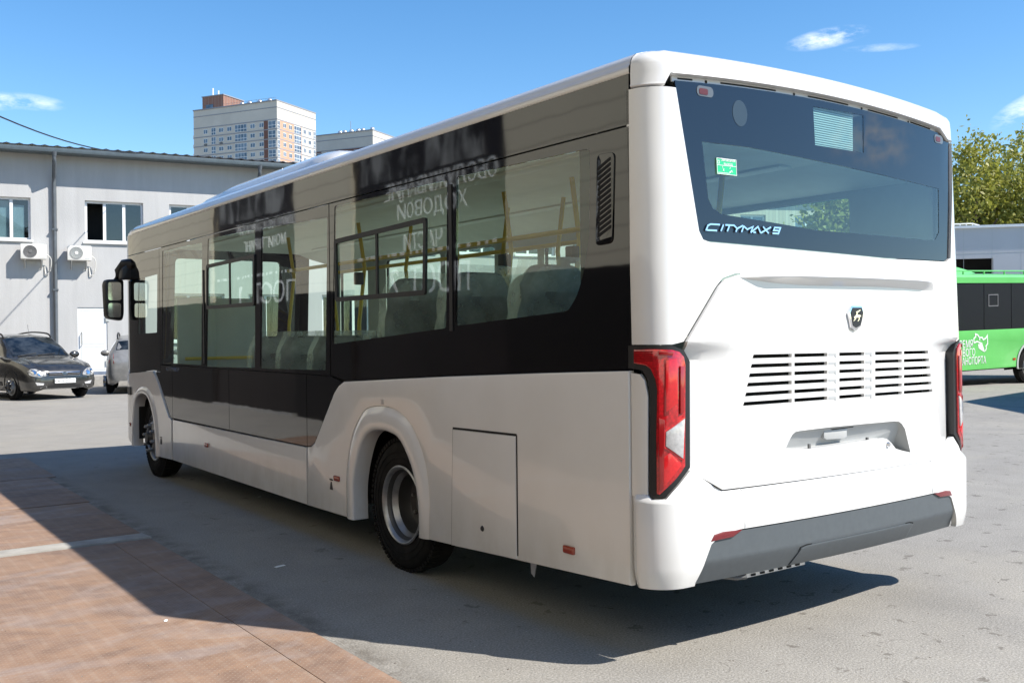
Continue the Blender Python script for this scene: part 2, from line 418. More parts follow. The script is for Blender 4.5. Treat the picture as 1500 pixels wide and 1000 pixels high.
    def lozenge(ax, ay, sg):
        a = s.math('ADD', s.math('MULTIPLY', x.outputs[0], 1/.034), ax); b = s.math('ADD', s.math('MULTIPLY', x.outputs[1], 1/.034), ay)
        fa = s.math('SUBTRACT', s.math('FRACT', a), .5); fb = s.math('SUBTRACT', s.math('FRACT', b), .5)
        p = s.math('ABSOLUTE', s.math('ADD', fa, s.math('MULTIPLY', fb, sg))); q = s.math('ABSOLUTE', s.math('SUBTRACT', fa, s.math('MULTIPLY', fb, sg)))
        return s.math('LESS_THAN', s.math('ADD', s.math('MULTIPLY', p, 3.6), s.math('MULTIPLY', q, 1.35)), .5)
    loz = s.math('MAXIMUM', lozenge(0, 0, 1.0), lozenge(.5, .5, -1.0))
    n1 = s.noise(1.2, 7, .66, s.coord('Object', (.8, 1.3, 1)), 1.2); n2 = s.noise(7, 5, .6, co); n3 = s.noise(1.1, 7, .7, s.coord('Object', (.6, 1.5, 1)), 1.6)
    rust = s.ramp(n1, [(.25, (.13, .088, .068)), (.42, (.21, .135, .095)), (.55, (.30, .185, .115)), (.68, (.25, .185, .150)), (.85, (.18, .145, .128))])
    rust = s.mix(s.ramp(n3, [(.50, (0, 0, 0)), (.68, (.75, .75, .75))]), rust, (.34, .30, .29))
    rust = s.mix(.35, rust, s.ramp(n2, [(.3, (.13, .082, .066)), (.7, (.36, .25, .19))]))
    wv = s.node('ShaderNodeTexWave', Scale=3.7, Distortion=.25); wv.bands_direction = 'X'; s.L.new(co, wv.inputs['Vector'])
    rust = s.mix(s.math('MULTIPLY', s.math('MULTIPLY', s.math('POWER', wv.outputs['Fac'], 9.0), s.math('MULTIPLY_ADD', n2, 2.2, -.75)), .26), rust, (.42, .365, .30))
    rust = s.mix(s.math('MULTIPLY', loz, .5), rust, (.37, .31, .25))
    s.set(Base_Color=rust, Roughness=.72, Metallic=.0); s.bump(s.math('ADD', loz, s.math('MULTIPLY', n2, .3)), .9, .004)
    # building finishes
    s = NT('grey_stucco'); n1 = s.noise(.5, 6, .6); n2 = s.noise(1.2, 5, .6, s.coord('Object', (3, 3, .35))); n3 = s.noise(28, 4)
    c = s.mix(.5, s.ramp(n1, [(.3, (.41, .412, .412)), (.7, (.50, .502, .50))]), s.ramp(n2, [(.25, (.39, .39, .39)), (.5, (.46, .462, .46)), (.7, (.51, .512, .51))]))
    s.set(Base_Color=c, Roughness=.92); s.bump(n3, .4, .012)
    simple('plinth_blue', (.16, .20, .27), .85, var=.25, nscale=3); simple('concrete_step', (.34, .33, .31), .9, var=.2)
    simple('roof_metal', (.022, .025, .032), .35, .1); simple('gutter_metal', (.085, .11, .125), .4); simple('pipe_metal', (.10, .115, .13), .42)
    simple('pvc_white', (.80, .81, .82), .35, var=.03); simple('curtain_white', (.80, .86, .86), .8, var=.08, nscale=2)
    simple('ac_white', (.70, .69, .65), .45, var=.06); simple('fan_grey', (.14, .14, .14), .5)
    s = NT('sand_cladding'); n1 = s.noise(.6, 4); w = s.node('ShaderNodeTexWave', Scale=1.1); w.bands_direction = 'Z'; s.L.new(s.coord(), w.inputs['Vector'])
    s.set(Base_Color=s.mix(s.math('MULTIPLY', s.math('GREATER_THAN', w.outputs['Fac'], .97), .35), s.ramp(n1, [(.3, (.70, .63, .48)), (.7, (.76, .69, .53))]), (.3, .26, .2)), Roughness=.7)
    simple('gate_brown', (.020, .014, .013), .5, var=.3, nscale=1); simple('plinth_dark', (.011, .008, .007), .7, var=.2, nscale=1.2)
    simple('tower_cream', (.55, .52, .46), .9, var=.06, nscale=.2); simple('tower_peach', (.52, .32, .22), .9, var=.06, nscale=.2)
    simple('tower_brown', (.17, .085, .065), .9, var=.1, nscale=.2); simple('tower_band', (.26, .27, .30), .8); simple('tower_frame', (.75, .77, .78), .5)
    s = NT('brick_red'); b = s.node('ShaderNodeTexBrick', Scale=1.0); b.inputs['Color1'].default_value = (.20, .085, .06, 1); b.inputs['Color2'].default_value = (.26, .12, .085, 1); b.inputs['Mortar'].default_value = (.35, .3, .26, 1)
    s.L.new(s.coord(), b.inputs['Vector']); s.set(Base_Color=b.outputs[0], Roughness=.9)
    s = NT('brick_beige'); b = s.node('ShaderNodeTexBrick', Scale=4.0); b.inputs['Color1'].default_value = (.50, .44, .34, 1); b.inputs['Color2'].default_value = (.60, .54, .43, 1); b.inputs['Mortar'].default_value = (.42, .39, .33, 1)
    s.L.new(s.coord('Object'), b.inputs['Vector']); s.set(Base_Color=b.outputs[0], Roughness=.9)
    simple('panel_white', (.52, .52, .54), .6, var=.05, nscale=.4)
    # green bus
    s = NT('green_paint'); s.set(Base_Color=s.ramp(s.noise(2), [(.3, (.14, .54, .13)), (.7, (.16, .58, .15))]), Roughness=.3, IOR=1.5, Coat_Weight=.6, Coat_Roughness=.05)
    # cars
    s = NT('car_black'); s.set(Base_Color=s.ramp(s.noise(8), [(.3, (.014, .0142, .0145)), (.75, (.040, .038, .034))]), Roughness=.22, IOR=1.6, Coat_Weight=.8, Coat_Roughness=.05)
    s = NT('car_grey'); s.set(Base_Color=s.ramp(s.noise(8), [(.3, (.20, .20, .195)), (.75, (.28, .275, .265))]), Roughness=.35, Metallic=.3, IOR=1.5, Coat_Weight=.5, Coat_Roughness=.1)
    # plants
    for nm, a, b in (('leaf_spring', (.16, .165, .025), (.40, .38, .075)), ('leaf_green', (.05, .08, .018), (.13, .17, .04))):
        s = NT(nm); oi = s.node('ShaderNodeTexWhiteNoise', noise_dimensions='1D'); g = s.n.new('ShaderNodeNewGeometry'); s.L.new(g.outputs['Random Per Island'], oi.inputs['W']); oi.noise_dimensions = '1D'
        s.set(Base_Color=s.mix(s.math('MULTIPLY_ADD', s.noise(.9, 3), .7, s.math('MULTIPLY', oi.outputs['Value'], .3)), a, b), Roughness=.55, Subsurface_Weight=0.0)
        tl = s.node('ShaderNodeBsdfTranslucent'); tl.inputs[0].default_value = (b[0], b[1]*1.1, b[2], 1); mx = s.node('ShaderNodeMixShader'); mx.inputs[0].default_value = .3
        s.L.new(s.b.outputs[0], mx.inputs[1]); s.L.new(tl.outputs[0], mx.inputs[2]); s.L.new(mx.outputs[0], s.out.inputs['Surface'])
    simple('bark', (.09, .07, .055), .9, var=.3)
build_materials()
M = MATS

# ================================================================== GROUND
def build_ground():
    bm = bmesh.new()
    xs = [-900, -60, -20, -8, 0, 8, 20, 60, 900]
    rows = [[Vector((x, y, 0)) for x in xs] for y in (-900, -60, -20, -8, 0, 8, 20, 60, 1500)]
    loft(bm, rows); bmesh.ops.reverse_faces(bm, faces=[f for f in bm.faces if f.normal.z < 0])
    tag(obj('ground', bm, M['yard_asphalt']), kind='structure')
build_ground()

# rusty chequer plates lying along the workshop gates
def build_plates():
    E = -0.955
    def G(px, py): return hit(px, py, 2, 0.008)
    spec = [('wide rusty chequer steel plate in the foreground, largest of the row on the ground', [(-4.3, -2.6), (-1.22, -2.6), (-1.22, 4.36), (-4.3, 4.36)]),
            ('narrow strip of rusty chequer steel plate between the wide foreground plate and the asphalt', [(-1.2165, -1.4), (E, -1.4), (E, 4.36), (-1.2165, 4.36)]),
            ('rusty steel plate just beyond the pale strip on the ground', [(-4.3, 4.62), (E, 4.62), (E, 6.35), (-4.3, 6.35)]),
            ('dusty steel plate third along the row, beside the front half of the white bus', [(-4.3, 6.40), (E+.03, 6.40), (E+.03, 8.3), (-4.3, 8.3)]),
            ('farthest steel plate on the ground, ending past the nose of the white bus', [(-4.3, 8.34), (E+.12, 8.34), (E+.16, 10.4), (-4.3, 10.4)])]
    for i, (lb, pl) in enumerate(spec):
        z = .011 + .0 * i
        bm = mk(pl, flat, t=.008, d0=z, bevel=.003)
        tag(obj('steel_plate', bm, M['chequer_plate']), lb, 'steel plate', 'steel plates laid along the workshop')
    bm = mk([(-4.3, 4.40), (E+.02, 4.40), (E-.0, 4.58), (-4.3, 4.57)], flat, t=.02, d0=.018, bevel=.006)
    tag(obj('concrete_strip', bm, M['concrete_step']), 'pale dusty concrete strip lying between two rusty steel plates', 'strip')
build_plates()

# ================================================================== WHITE BUS
W = 2.5
BUS = thing('city_bus', 'white city bus with black glazed left side, seen from its rear corner', 'bus', (1.25, 4.3, 0))
YF, RF = 8.55, .45           # front corner radius starts here
def Sm(u, v, d):             # left side: u = along the bus, v = height, d = outwards
    if u > YF:
        k = min(1, (u-YF)/RF); a = math.asin(k); x = RF-RF*math.cos(a); n = Vector((-math.cos(a), math.sin(a), 0))
        return Vector((x, u, v))+n*d
    return Vector((-d, u, v))
def S(px, py): return inv(Sm, px, py, 3, 1.4)
def SP(pts): return [S(*p) for p in pts]
RC, BOW = .15, .05
def contour(u, e=0.0):
    if u < RC:
        s = RC-u
        if s < RC*PI/2: a = s/RC; p = Vector((RC-RC*math.sin(a), RC-RC*math.cos(a))); n = Vector((-math.sin(a), -math.cos(a)))
        else: p = Vector((0, RC+s-RC*PI/2)); n = Vector((-1, 0))
    elif u > W-RC:
        p, n = contour(W-u); p = Vector((W-p.x, p.y)); n = Vector((-n.x, n.y))
    else:
        p = Vector((u, 0)); k = (u-W/2)/(W/2-RC); p.y -= BOW*(1-k*k); n = Vector((-2*BOW*k/(W/2-RC)*-1*-1, -1)).normalized()
        n = Vector((2*BOW*k/(W/2-RC), -1)).normalized()
    return p, n
def Rm(u, v, d):             # rear: u = across (wraps the corners), v = height
    p, n = contour(u)
    q = p+n*d
    y = q.y+(.035*(v-1.85)/.8 if v > 1.85 else 0)*min(1, max(0, (RC+.1-p.y)/.1))
    x = q.x
    if x > 1.25: x += (x-1.25)/1.25*(.045-.022*max(0, min(1, (v-.7)/1.9)))
    return Vector((x, y, v))
def B(px, py): return inv(Rm, px, py, 1.0, 1.4)
def BP(pts): return [B(*p) for p in pts]
SC = lin(YF, YF+RF, 8)+lin(7.0, 8.0, 2)
US = lin(-.0856, RC, 10)+lin(.25, W-.25, 12)+lin(W-RC, W+.0856, 10)
UEND = -.1056                # rear cap meets the side here (y = .17)

def zz(bm, name, mat, parent=BUS, **k): return obj(name, bm, M[mat], parent, **k)

def build_bus_side():
    # --- black band above the windows
    top = SP([(201.4, 344.2), (258.4, 326), (312.8, 307.5), (382.4, 281.4), (515.6, 240), (650, 196), (740, 168.5), (890, 121), (921, 111.5)])
    z0 = 2.663; z1 = 2.437
    zz(mk(rounded([(.178, z1), (8.97, z1), (8.97, z0-.03), (8.85, z0), (.178, z0)], [0, 0, .05, .05, 0]), Sm, .012, ucuts=SC), 'roof_side_panel', 'black_glazing')
    z1 -= .009
    # --- glazing band, two bonded pieces and the curved front piece
    W1 = SP([(669, 259), (864, 217.5), (863, 345), (856, 395), (846, 432), (832, 455.5), (667, 477.5)])
    W2 = SP([(490, 302), (655, 263.5), (653.5, 480.5), (487, 504)])
    W3 = SP([(383, 334), (479.5, 319), (477, 542), (381, 539.5)])
    W4 = SP([(304.5, 350), (373.5, 336), (373.8, 538.8), (301.6, 536.8)])
    W5 = SP([(238, 367.5), (296, 355), (295, 534.5), (237, 531.2)])
    D1 = SP([(203.5, 408.5), (230.5, 401), (229.8, 487), (201.5, 489)])
    ysplit = S(483, 430)[0]; yf = S(234, 450)[0]; zlow = 1.232
    lowr = SP([(919.5, 541), (800, 544), (650, 549.5), (506, 556.5), (502, 556)])
    rear = [(.178, z1), (.178, lowr[0][1])]+lowr[1:4]+[(ysplit-.008, zlow-.010), (ysplit-.008, z1)]
    rw = [rounded(W1, [.02, .02, .0, .05, .05, .03, .02]), rounded(W2, .02)]
    zz(mk(rear, Sm, .014, holes=rw), 'window_band', 'black_glazing')
    front = [(ysplit+.004, z1), (ysplit+.004, zlow-.012), (yf-.004, zlow-.012), (yf-.004, z1)]
    fw = [rounded(W3, .02), rounded(W4, .02), rounded(W5, .02)]
    zz(mk(front, Sm, .014, holes=fw), 'window_band', 'black_glazing')
    lf = SP([(224.6, 542), (190, 548.2)])
    nose = [(yf+.004, z1), (yf+.004, lf[0][1]), lf[0], (8.5, lf[1][1]+.01), (8.97, lf[1][1]), (8.97, z1)]
    dw = rounded(D1, .02)
    zz(mk(nose, Sm, .014, holes=[dw], ucuts=SC), 'window_band', 'black_glazing')
    for w in rw+fw+[dw]:
        uu = [p[0] for p in w]
        zz(mk(w, Sm, .005, d0=-.003, ucuts=SC if max(uu) > YF else ()), 'window_pane', 'side_glass')
    # --- rubber seams and the two sliding vents
    def vent(pts, ym, name='vent_frame'):
        P = SP(pts); bm = bmesh.new(); w = .030
        cu = sum(p[0] for p in P)/4; cv = sum(p[1] for p in P)/4
        inner = [(p[0]+(w if p[0] < cu else -w), p[1]+(w if p[1] < cv else -w)) for p in P]
        panel(bm, rounded(P, .03), Sm, .016, holes=[rounded(inner, .015)], d0=.012)
        um = S(ym, 400)[0]; panel(bm, rect(um-.012, min(p[1] for p in inner)-.0, um+.012, max(p[1] for p in inner)+.01), Sm, .012, d0=.008)
        zz(bm, name, 'black_plastic')
    vent([(491, 351), (626, 318), (625, 432), (493, 442)], 553)
    vent([(303.5, 388), (374, 372), (373.8, 448), (303.5, 453)], 337)
    bm = bmesh.new(); a = S(625.5, 431); b = S(655, 428.5)
    u = S(661, 400)[0]
    zz(panel(bmesh.new(), rect(u-.016, 1.52, u+.016, 2.36), Sm, .01, d0=.006), 'pillar_trim', 'black_plastic')
    u = S(298.5, 430)[0]
    zz(panel(bmesh.new(), rect(u-.012, 1.25, u+.012, 2.12), Sm, .01, d0=.007), 'pillar_trim', 'black_plastic')
    # --- lower black panels between the wheels
    xs = [S(253, 610)[0], S(336, 625)[0], S(450, 650)[0]]
    zb = S(252.6, 611.6)[1]; zt = zlow-.022; g = .004
    A = SP([(229, 548), (233.5, 559), (237, 570.6), (246, 599.4), (249.5, 608)])
    zz(mk([(yf-.004, zt), (yf-.004, lf[0][1]-.012), (A[0][0]+.0, lf[0][1]-.012)]+A+[(xs[0]+.02, zb), (xs[0]+g, zb), (xs[0]+g, zt)], Sm, .012), 'lower_glazing_panel', 'black_glazing')
    zz(mk(rect(xs[1]+g, zb, xs[0]-g, zt), Sm, .012), 'lower_glazing_panel', 'black_glazing')
    zz(mk(rect(xs[2]+g, zb, xs[1]-g, zt), Sm, .012), 'lower_glazing_panel', 'black_glazing')
    Cc = SP([(456, 652.2), (461.5, 647), (490.2, 574), (497, 564), (501, 559)])
    zz(mk([(xs[2]-g, zb)]+Cc+[(ysplit-.012, zt-.0), (xs[2]-g, zt)], Sm, .012), 'lower_glazing_panel', 'black_glazing')
    # --- air grille behind the last window
    P = SP([(875.5, 227), (901, 222.5), (898, 356), (873.5, 360.5)])
    bm = panel(bmesh.new(), rounded(P, .03), Sm, .012, d0=.007, bevel=.003); gr = zz(bm, 'air_grille', 'black_glazing')
    bm = bmesh.new(); u1 = min(p[0] for p in P); u2 = max(p[0] for p in P); v1 = min(p[1] for p in P)+.045; v2 = max(p[1] for p in P)-.03
    for i in range(14):
        v = v1+(v2-v1)*i/14.6; panel(bm, rounded([(u1+.022, v+.030), (u1+.022, v+.046), (u2-.022, v+.008), (u2-.022, v-.008)], .007), Sm, .01, d0=.0085)
    zz(bm, 'grille_slot', 'dark_void', gr)
    # small lettering on the front lower glass corner
    a = S(244, 540); 
    bm = text_bm('CITYMAX 9', lambda u, v, d: Sm(a[0]-u, a[1]-.02+v, .002+d), .06, 0, 0, .002, sx=1.35)
    zz(bm, 'model_lettering', 'chrome')

    # --- white lower panels
    arch_o = smooth([(631.2, 789.5), (631.6, 763), (631.8, 726.8), (628.4, 690.4), (620, 656.8), (608.8, 628.8), (594.8, 609.2), (578, 598), (558.4, 594.6), (540, 598), (529, 612), (517.8, 640), (510.4, 690), (510.2, 738), (510.4, 756.5)], 3)
    arch_i = smooth([(617.9, 785.5), (617.8, 770), (616.6, 738), (610.2, 696), (600.4, 666.6), (589.2, 643.4), (576.6, 633.8), (561.2, 629.4), (545.8, 631.6), (534.6, 645.6), (526.2, 676.4), (521.6, 710), (521.6, 740), (522, 761)], 3)
    AO = SP([(p[0], p[1]) for p in [tuple(q) for q in [Vector((*x, 0))[:2] if False else x for x in arch_o]]])
    AI = SP([tuple(x) for x in arch_i])
    out = SP([(453.4, 654), (458.5, 653.6), (464, 648), (492.5, 575), (499, 565), (506.5, 558.6), (650, 551.3), (800, 545.8), (919.5, 542.6)])
    y0 = .178; out[-1] = (y0, out[-1][1])
    sk = SP([(925, 856.5), (763, 820), (632, 789.3)]); sk[0] = (y0, sk[0][1])
    sk2 = SP([(509.5, 756.4), (453.2, 739.2)])
    lock = S(0, 0) if False else None
    hatch = SP([(667, 626.5), (760.5, 636.5), (762.5, 818.7), (665, 797)])
    poly = out+sk[:2]+AO+sk2
    zz(mk(poly, Sm, .035, d0=.016, bevel=.012), 'side_panel', 'white_paint')
    # flap with its gaps and lock
    hp = [(p[0], p[1]) for p in hatch]
    fl = zz(mk([(hp[0][0]-.004, hp[0][1]-.008), (hp[1][0]+.008, hp[1][1]-.008), (hp[2][0]+.008, hp[2][1]+.002), (hp[3][0]-.004, hp[3][1])], Sm, .01, d0=.0215, bevel=.004), 'service_flap', 'white_paint')
    bm = bmesh.new(); stroke(bm, hp[:2], .012, Sm, .0016, .0162); stroke(bm, [hp[1], (hp[2][0]+.0, hp[2][1]+.02)], .009, Sm, .0016, .0164)
    stroke(bm, [hp[0], hp[3]], .003, Sm, .0016, .0162)
    zz(bm, 'flap_gap', 'dark_void', fl)
    a = S(711.5, 773); lathe_f = lambda x, y, d: Sm(a[0]+x, a[1]+y, .022+d)
    zz(lathe(bmesh.new(), [(.0, .006), (.012, .006), (.016, .0)], lathe_f, 16), 'flap_lock', 'black_plastic', fl)
    # flared wheel arch
    def arch(o, i, hs, lip=.03):
        o = resample([(*p, 0) for p in o], 60); i = resample([(*p, 0) for p in i], 60); rows = []
        for a, b in zip(o, i):
            row = []
            for k, d in ((0, .010), (.08, .014), (.22, .022), (.38, .028), (.66, .030), (.88, .028), (.97, .022), (1, .012), (1.0, -.09)):
                q = a.lerp(b, k); row.append(Sm(q.x, q.y, d+hs))
            rows.append(row)
        return loft(bmesh.new(), rows)
    zz(arch(AO, AI, .0), 'wheel_arch', 'white_paint', ang=60)
    # mid skirt and front quarter
    zz(mk(SP([(254.6, 614.6), (450.6, 655), (451.6, 738.4), (254.8, 673.2)]), Sm, .03, d0=.012, bevel=.006), 'side_panel', 'white_paint')
    fi = smooth([(198.6, 653), (197.8, 633.6), (199.4, 597.6), (203, 582.3), (209.3, 576.5), (216.5, 578.7), (221.9, 588.6), (227.3, 612), (230, 640.8), (230.9, 667)], 3)
    FI = SP([tuple(x) for x in fi])
    fo = smooth([(195.2, 651), (194.5, 633.6), (196, 593), (200.5, 573.5), (209, 566), (218.5, 568.6), (225.5, 581), (231.5, 606), (234.5, 640), (235.2, 668.3)], 3)
    FO = SP([tuple(x) for x in fo])
    lf_z = S(190, 548)[1]-.012
    top = SP([(190, 549.8), (224.6, 543.4), (229.5, 552), (236.2, 571.6), (245.4, 601.2), (248.6, 611), (252.6, 614.4), (253.0, 672.6)])
    top[0] = (8.97, lf_z)
    end = [(8.6, .34), (8.97, .36)]
    zz(mk(top+FO[::-1]+end, Sm, .03, d0=.012, ucuts=SC), 'front_quarter_panel', 'white_paint')
    zz(arch(FO[::-1], FI[::-1], .0), 'wheel_arch', 'white_paint', ang=60)
    # side markers, jacking marks, small sensor
    for px, py in ((838, 804), (497, 700), (305.3, 651.3), (193, 621)):
        u, v = S(px, py); k = .042 if px > 300 else .025
        zz(mk(rounded(rect(u-k, v-.019, u+k, v+.019), .010), Sm, .012, d0=.026, bevel=.004), 'side_marker', 'marker_red')
    for px, py in ((488.6, 709), (238, 645)):
        u, v = S(px, py); bm = mk([(u-.022, v-.035), (u+.022, v-.035), (u+.006, v+.02), (u-.006, v+.02)], Sm, .006, d0=.0195); panel(bm, rect(u-.024, v+.03, u+.024, v+.04), Sm, .006, d0=.0195)
        zz(bm, 'jacking_mark', 'black_plastic')
    u, v = S(563.6, 588.5); zz(mk(rect(u-.014, v-.014, u+.014, v+.014), Sm, .006, d0=.0195), 'label_plate', 'silver_paint')
    u, v = S(192.5, 572); zz(mk(rounded(rect(u-.05, v-.045, u+.05, v+.045), .015), Sm, .02, d0=.025, ucuts=SC), 'camera_housing', 'black_plastic')
build_bus_side()

def build_bus_roof():
    prof = [(0.0, 2.664), (-.004, 2.672), (-.004, 2.697), (.003, 2.703), (.004, 2.716), (.016, 2.738), (.04, 2.758), (.10, 2.776), (.17, 2.784), (.5, 2.795), (1.25, 2.802)]
    prof = prof+[(W-x, z) for x, z in prof[-2::-1]]
    rows = []
    for y, dz, sx in ((.172, 0, 1), (2, 0, 1), (4, 0, 1), (6, 0, 1), (8.35, -.004, 1), (8.6, -.02, .985), (8.8, -.05, .95), (8.92, -.09, .90)):
        rows.append([Vector((1.25+(x-1.25)*sx, y, z+dz*(1 if z > 2.70 else .25))) for x, z in prof])
    zz(loft(bmesh.new(), rows), 'roof', 'white_paint', ang=50)
    # cap that closes the roof towards the rear window
    pr = [(2.5985, .05), (2.598, .004), (2.604, -.003), (2.615, 0), (2.664, 0), (2.70, .002), (2.716, .004), (2.738, .016), (2.758, .04), (2.776, .10), (2.784, .165)]
    def ring(e, z):
        r = max(RC-e, .035); o = []; y1 = .166
        cx, cy = e+r, e+r
        for x, y in ((e, y1), (e, max(cy, y1*.5) if cy < y1 else y1)): o.append(Vector((x, min(y, y1), z)))
        for i in range(9):
            a = PI/2*i/8; o.append(Vector((cx-r*math.cos(a), min(cy-r*math.sin(a), y1), z)))
        n = 12
        for i in range(1, n):
            t = i/n; x = cx+(1.25-cx)*t; k = (x-1.25)/(1.25-RC); o.append(Vector((x, e-BOW*max(0, 1-k*k), z+.0)))
        mid = Vector((1.25, e-BOW, z)); full = o+[mid]+[Vector((2.5-p.x, p.y, p.z)) for p in o[::-1]]
        for p in full:
            if p.x > 1.25: p.x += (p.x-1.25)/1.25*.023
            p.y += .035*(p.z-1.85)/.8*min(1, max(0, (RC+.1-p.y)/.1))
            p.y = min(p.y, y1)
            cr = max(0, 1-((p.x-1.225)/1.13)**2); zb = 2.650+.034*cr if .112 < p.x < 2.355 else 2.598; zt_ = 2.784+.022*cr
            p.z = zb+(p.z-2.598)/(2.784-2.598)*(zt_-zb)
        return full
    rows = [ring(e, z) for z, e in pr]
    bm = loft(bmesh.new(), rows)
    zz(bm, 'rear_roof_cap', 'white_paint', ang=50)
    # roof joint strip
    # rooftop climate unit
    def pod(x0, x1, y0, y1, z0, z1, name):
        rows = []
        for y, k in ((y0, .0), (y0+.02, .25), (y0+.10, .62), (y0+.25, .9), (y0+.5, 1), (y1-1.1, 1), (y1-.6, .85), (y1-.2, .45), (y1, .05)):
            h = z0+(z1-z0)*k; rows.append([Vector((x0, y, z0)), Vector((x0+.04, y, z0+(h-z0)*.6)), Vector((x0+.16, y, z0+(h-z0)*.92)), Vector((x0+.4, y, h)), Vector((x1-.4, y, h)), Vector((x1-.16, y, z0+(h-z0)*.92)), Vector((x1-.04, y, z0+(h-z0)*.6)), Vector((x1, y, z0))])
        return loft(bmesh.new(), rows)
    zz(pod(.28, 2.2, 3.75, 7.4, 2.775, 3.005, 'p'), 'climate_unit', 'white_paint', ang=50)
build_bus_roof()

def build_bus_rear():
    # ---- main rear shell with openings for window and engine hatch
    win = BP([(990.5, 106.5), (1392.5, 186), (1392, 378), (1386, 382), (1300, 377.5), (1160, 364), (1040, 353), (1030, 349), (1025, 338)])
    win = [(B(990.5, 106.5)[0], 2.612), (B(1392.5, 188)[0], 2.612)]+win[2:]
    hat = BP([(1076, 403), (1150, 402.5), (1250, 405.5), (1365, 411), (1384, 418), (1400, 500), (1402, 520), (1394, 640), (1372, 671.5), (1054, 716), (1011, 686), (1010, 540), (1003, 500), (1050, 420), (1060, 409)])
    zt = 2.592
    low = .775
    hatl = [p for p in hat]
    left_tl = BP([(921.4, 506), (984.4, 506), (1001, 513), (1009.6, 529), (1010, 684.4), (973, 728.5), (955, 729), (952, 721), (953, 578), (949, 555), (941, 542), (921.4, 538.8)])
    # right-hand lamp mirrors the left
    right_tl = [(W-u, v) for u, v in left_tl][::-1]
    def shift(pl, k): 
        cu = sum(p[0] for p in pl)/len(pl); cv = sum(p[1] for p in pl)/len(pl); return [(p[0]+(k if p[0] > cu else -k), p[1]+(k if p[1] > cv else -k)) for p in pl]
    uL = UEND; uR = W-UEND
    # pieces: two corner posts, the bridge between window and hatch, lower corner beside lamps
    tl_top = left_tl[0][1]; tl_low = left_tl[-1][1]
    bridge = [(win[-1][0]-.0, win[-1][1])]
    outer = [(uL, zt), (uL, tl_top+.004), (left_tl[1][0]+.0, tl_top+.004)]+[(hat[12][0]-.006, hat[12][1]+.0)]+[(hat[13][0]-.006, hat[13][1]), (hat[14][0]-.006, hat[14][1]+.006)]
    outer += [(hat[0][0], hat[0][1]+.008), (hat[1][0], hat[1][1]+.008), (hat[2][0], hat[2][1]+.008), (hat[3][0], hat[3][1]+.008), (hat[4][0]+.008, hat[4][1]+.003), (hat[5][0]+.008, hat[5][1]), (W-left_tl[1][0], tl_top+.004), (uR, tl_top+.004), (uR, zt)]
    # notch the window out of the top edge
    outer += [(win[1][0]+.006, zt), (win[2][0]+.006, win[2][1])]+[(p[0], p[1]-.006) for p in win[3:8]]+[(win[8][0]-.004, win[8][1]), (win[0][0]-.005, zt)]
    zz(mk(outer, Rm, .03, ucuts=US), 'rear_shell', 'white_paint')
    # side-facing cheek in front of the lamp and the corner below
    ck = BP([(925, 546), (938, 548), (945, 557), (949.5, 580), (949.5, 722), (951.5, 731)])
    cheek = [(uL, ck[0][1]), (ck[1][0], ck[1][1]), (ck[2][0], ck[2][1]), (ck[3][0], ck[3][1]), (ck[4][0], ck[4][1]-.02), (uL, ck[4][1]-.02)]
    zz(mk(cheek, Rm, .02, ucuts=US, d0=.006), 'corner_panel', 'white_paint')
    zz(mk([(W-u, v) for u, v in cheek], Rm, .02, ucuts=US, d0=.006), 'corner_panel', 'white_paint')
    # ---- rear window
    crown = lambda u: .034*(1-((u-1.25)/1.13)**2)
    wtop = [(u, 2.626+crown(u)) for u in lin(win[0][0], win[1][0], 16)]
    wn = wtop+win[2:]
    clr = BP([(1031, 207), (1100, 215.5), (1378, 276.5), (1378.5, 340), (1373, 350.5), (1360, 351.5), (1200, 337), (1060, 313.5), (1047, 305), (1040, 290)])
    disp = BP([(1194, 155.5), (1267.5, 168.5), (1268, 223.5), (1197, 212)])
    circ = []; cu, cv = B(1086.5, 165.5)
    for i in range(24): circ.append((cu+.048*math.cos(2*PI*i/24), cv+.062*math.sin(2*PI*i/24)))
    w = zz(mk(wn, Rm, .008, holes=[clr, disp], ucuts=lin(.15, 2.35, 24), d0=-.012), 'rear_window', 'black_frit')
    zz(mk(clr, Rm, .004, ucuts=lin(.15, 2.35, 24), d0=-.014), 'window_pane', 'rear_glass', w)
    zz(mk(disp, Rm, .004, ucuts=lin(.15, 2.35, 24), d0=-.014), 'window_pane', 'rear_glass', w)
    zz(mk(circ, Rm, .002, d0=-.0105, ucuts=lin(.15, 2.35, 24)), 'sensor_window', 'faint_blue', w)
    # strip with slots under the cap
    st = [(u, v+.0) for u, v in wtop]+[(u, v+.06) for u, v in wtop[::-1]]
    sp = zz(mk(st, Rm, .01, ucuts=lin(.15, 2.35, 24), d0=-.030), 'vent_strip', 'white_paint')
    bm = bmesh.new(); L = wtop[-1][0]-wtop[0][0]
    for a, b in ((.01, .05), (.13, .30), (.41, .56), (.64, .77), (.83, .93), (.965, .99)):
        u0 = wtop[0][0]+L*a*.97+.01; u1 = wtop[0][0]+L*b*.97+.01; uu = lin(u0, u1, 4); panel(bm, [(u, 2.637+crown(u)) for u in uu]+[(u, 2.6445+crown(u)) for u in uu[::-1]], Rm, .004, ucuts=lin(.15, 2.35, 24), d0=-.0285)
    for a in (.09, .355, .60, .80, .945):
        u0 = wtop[0][0]+L*a; panel(bm, rounded(rect(u0-.007, 2.632+crown(u0), u0+.007, 2.645+crown(u0)), .006), Rm, .004, d0=-.0283)
    zz(bm, 'vent_slot', 'dark_void', sp)
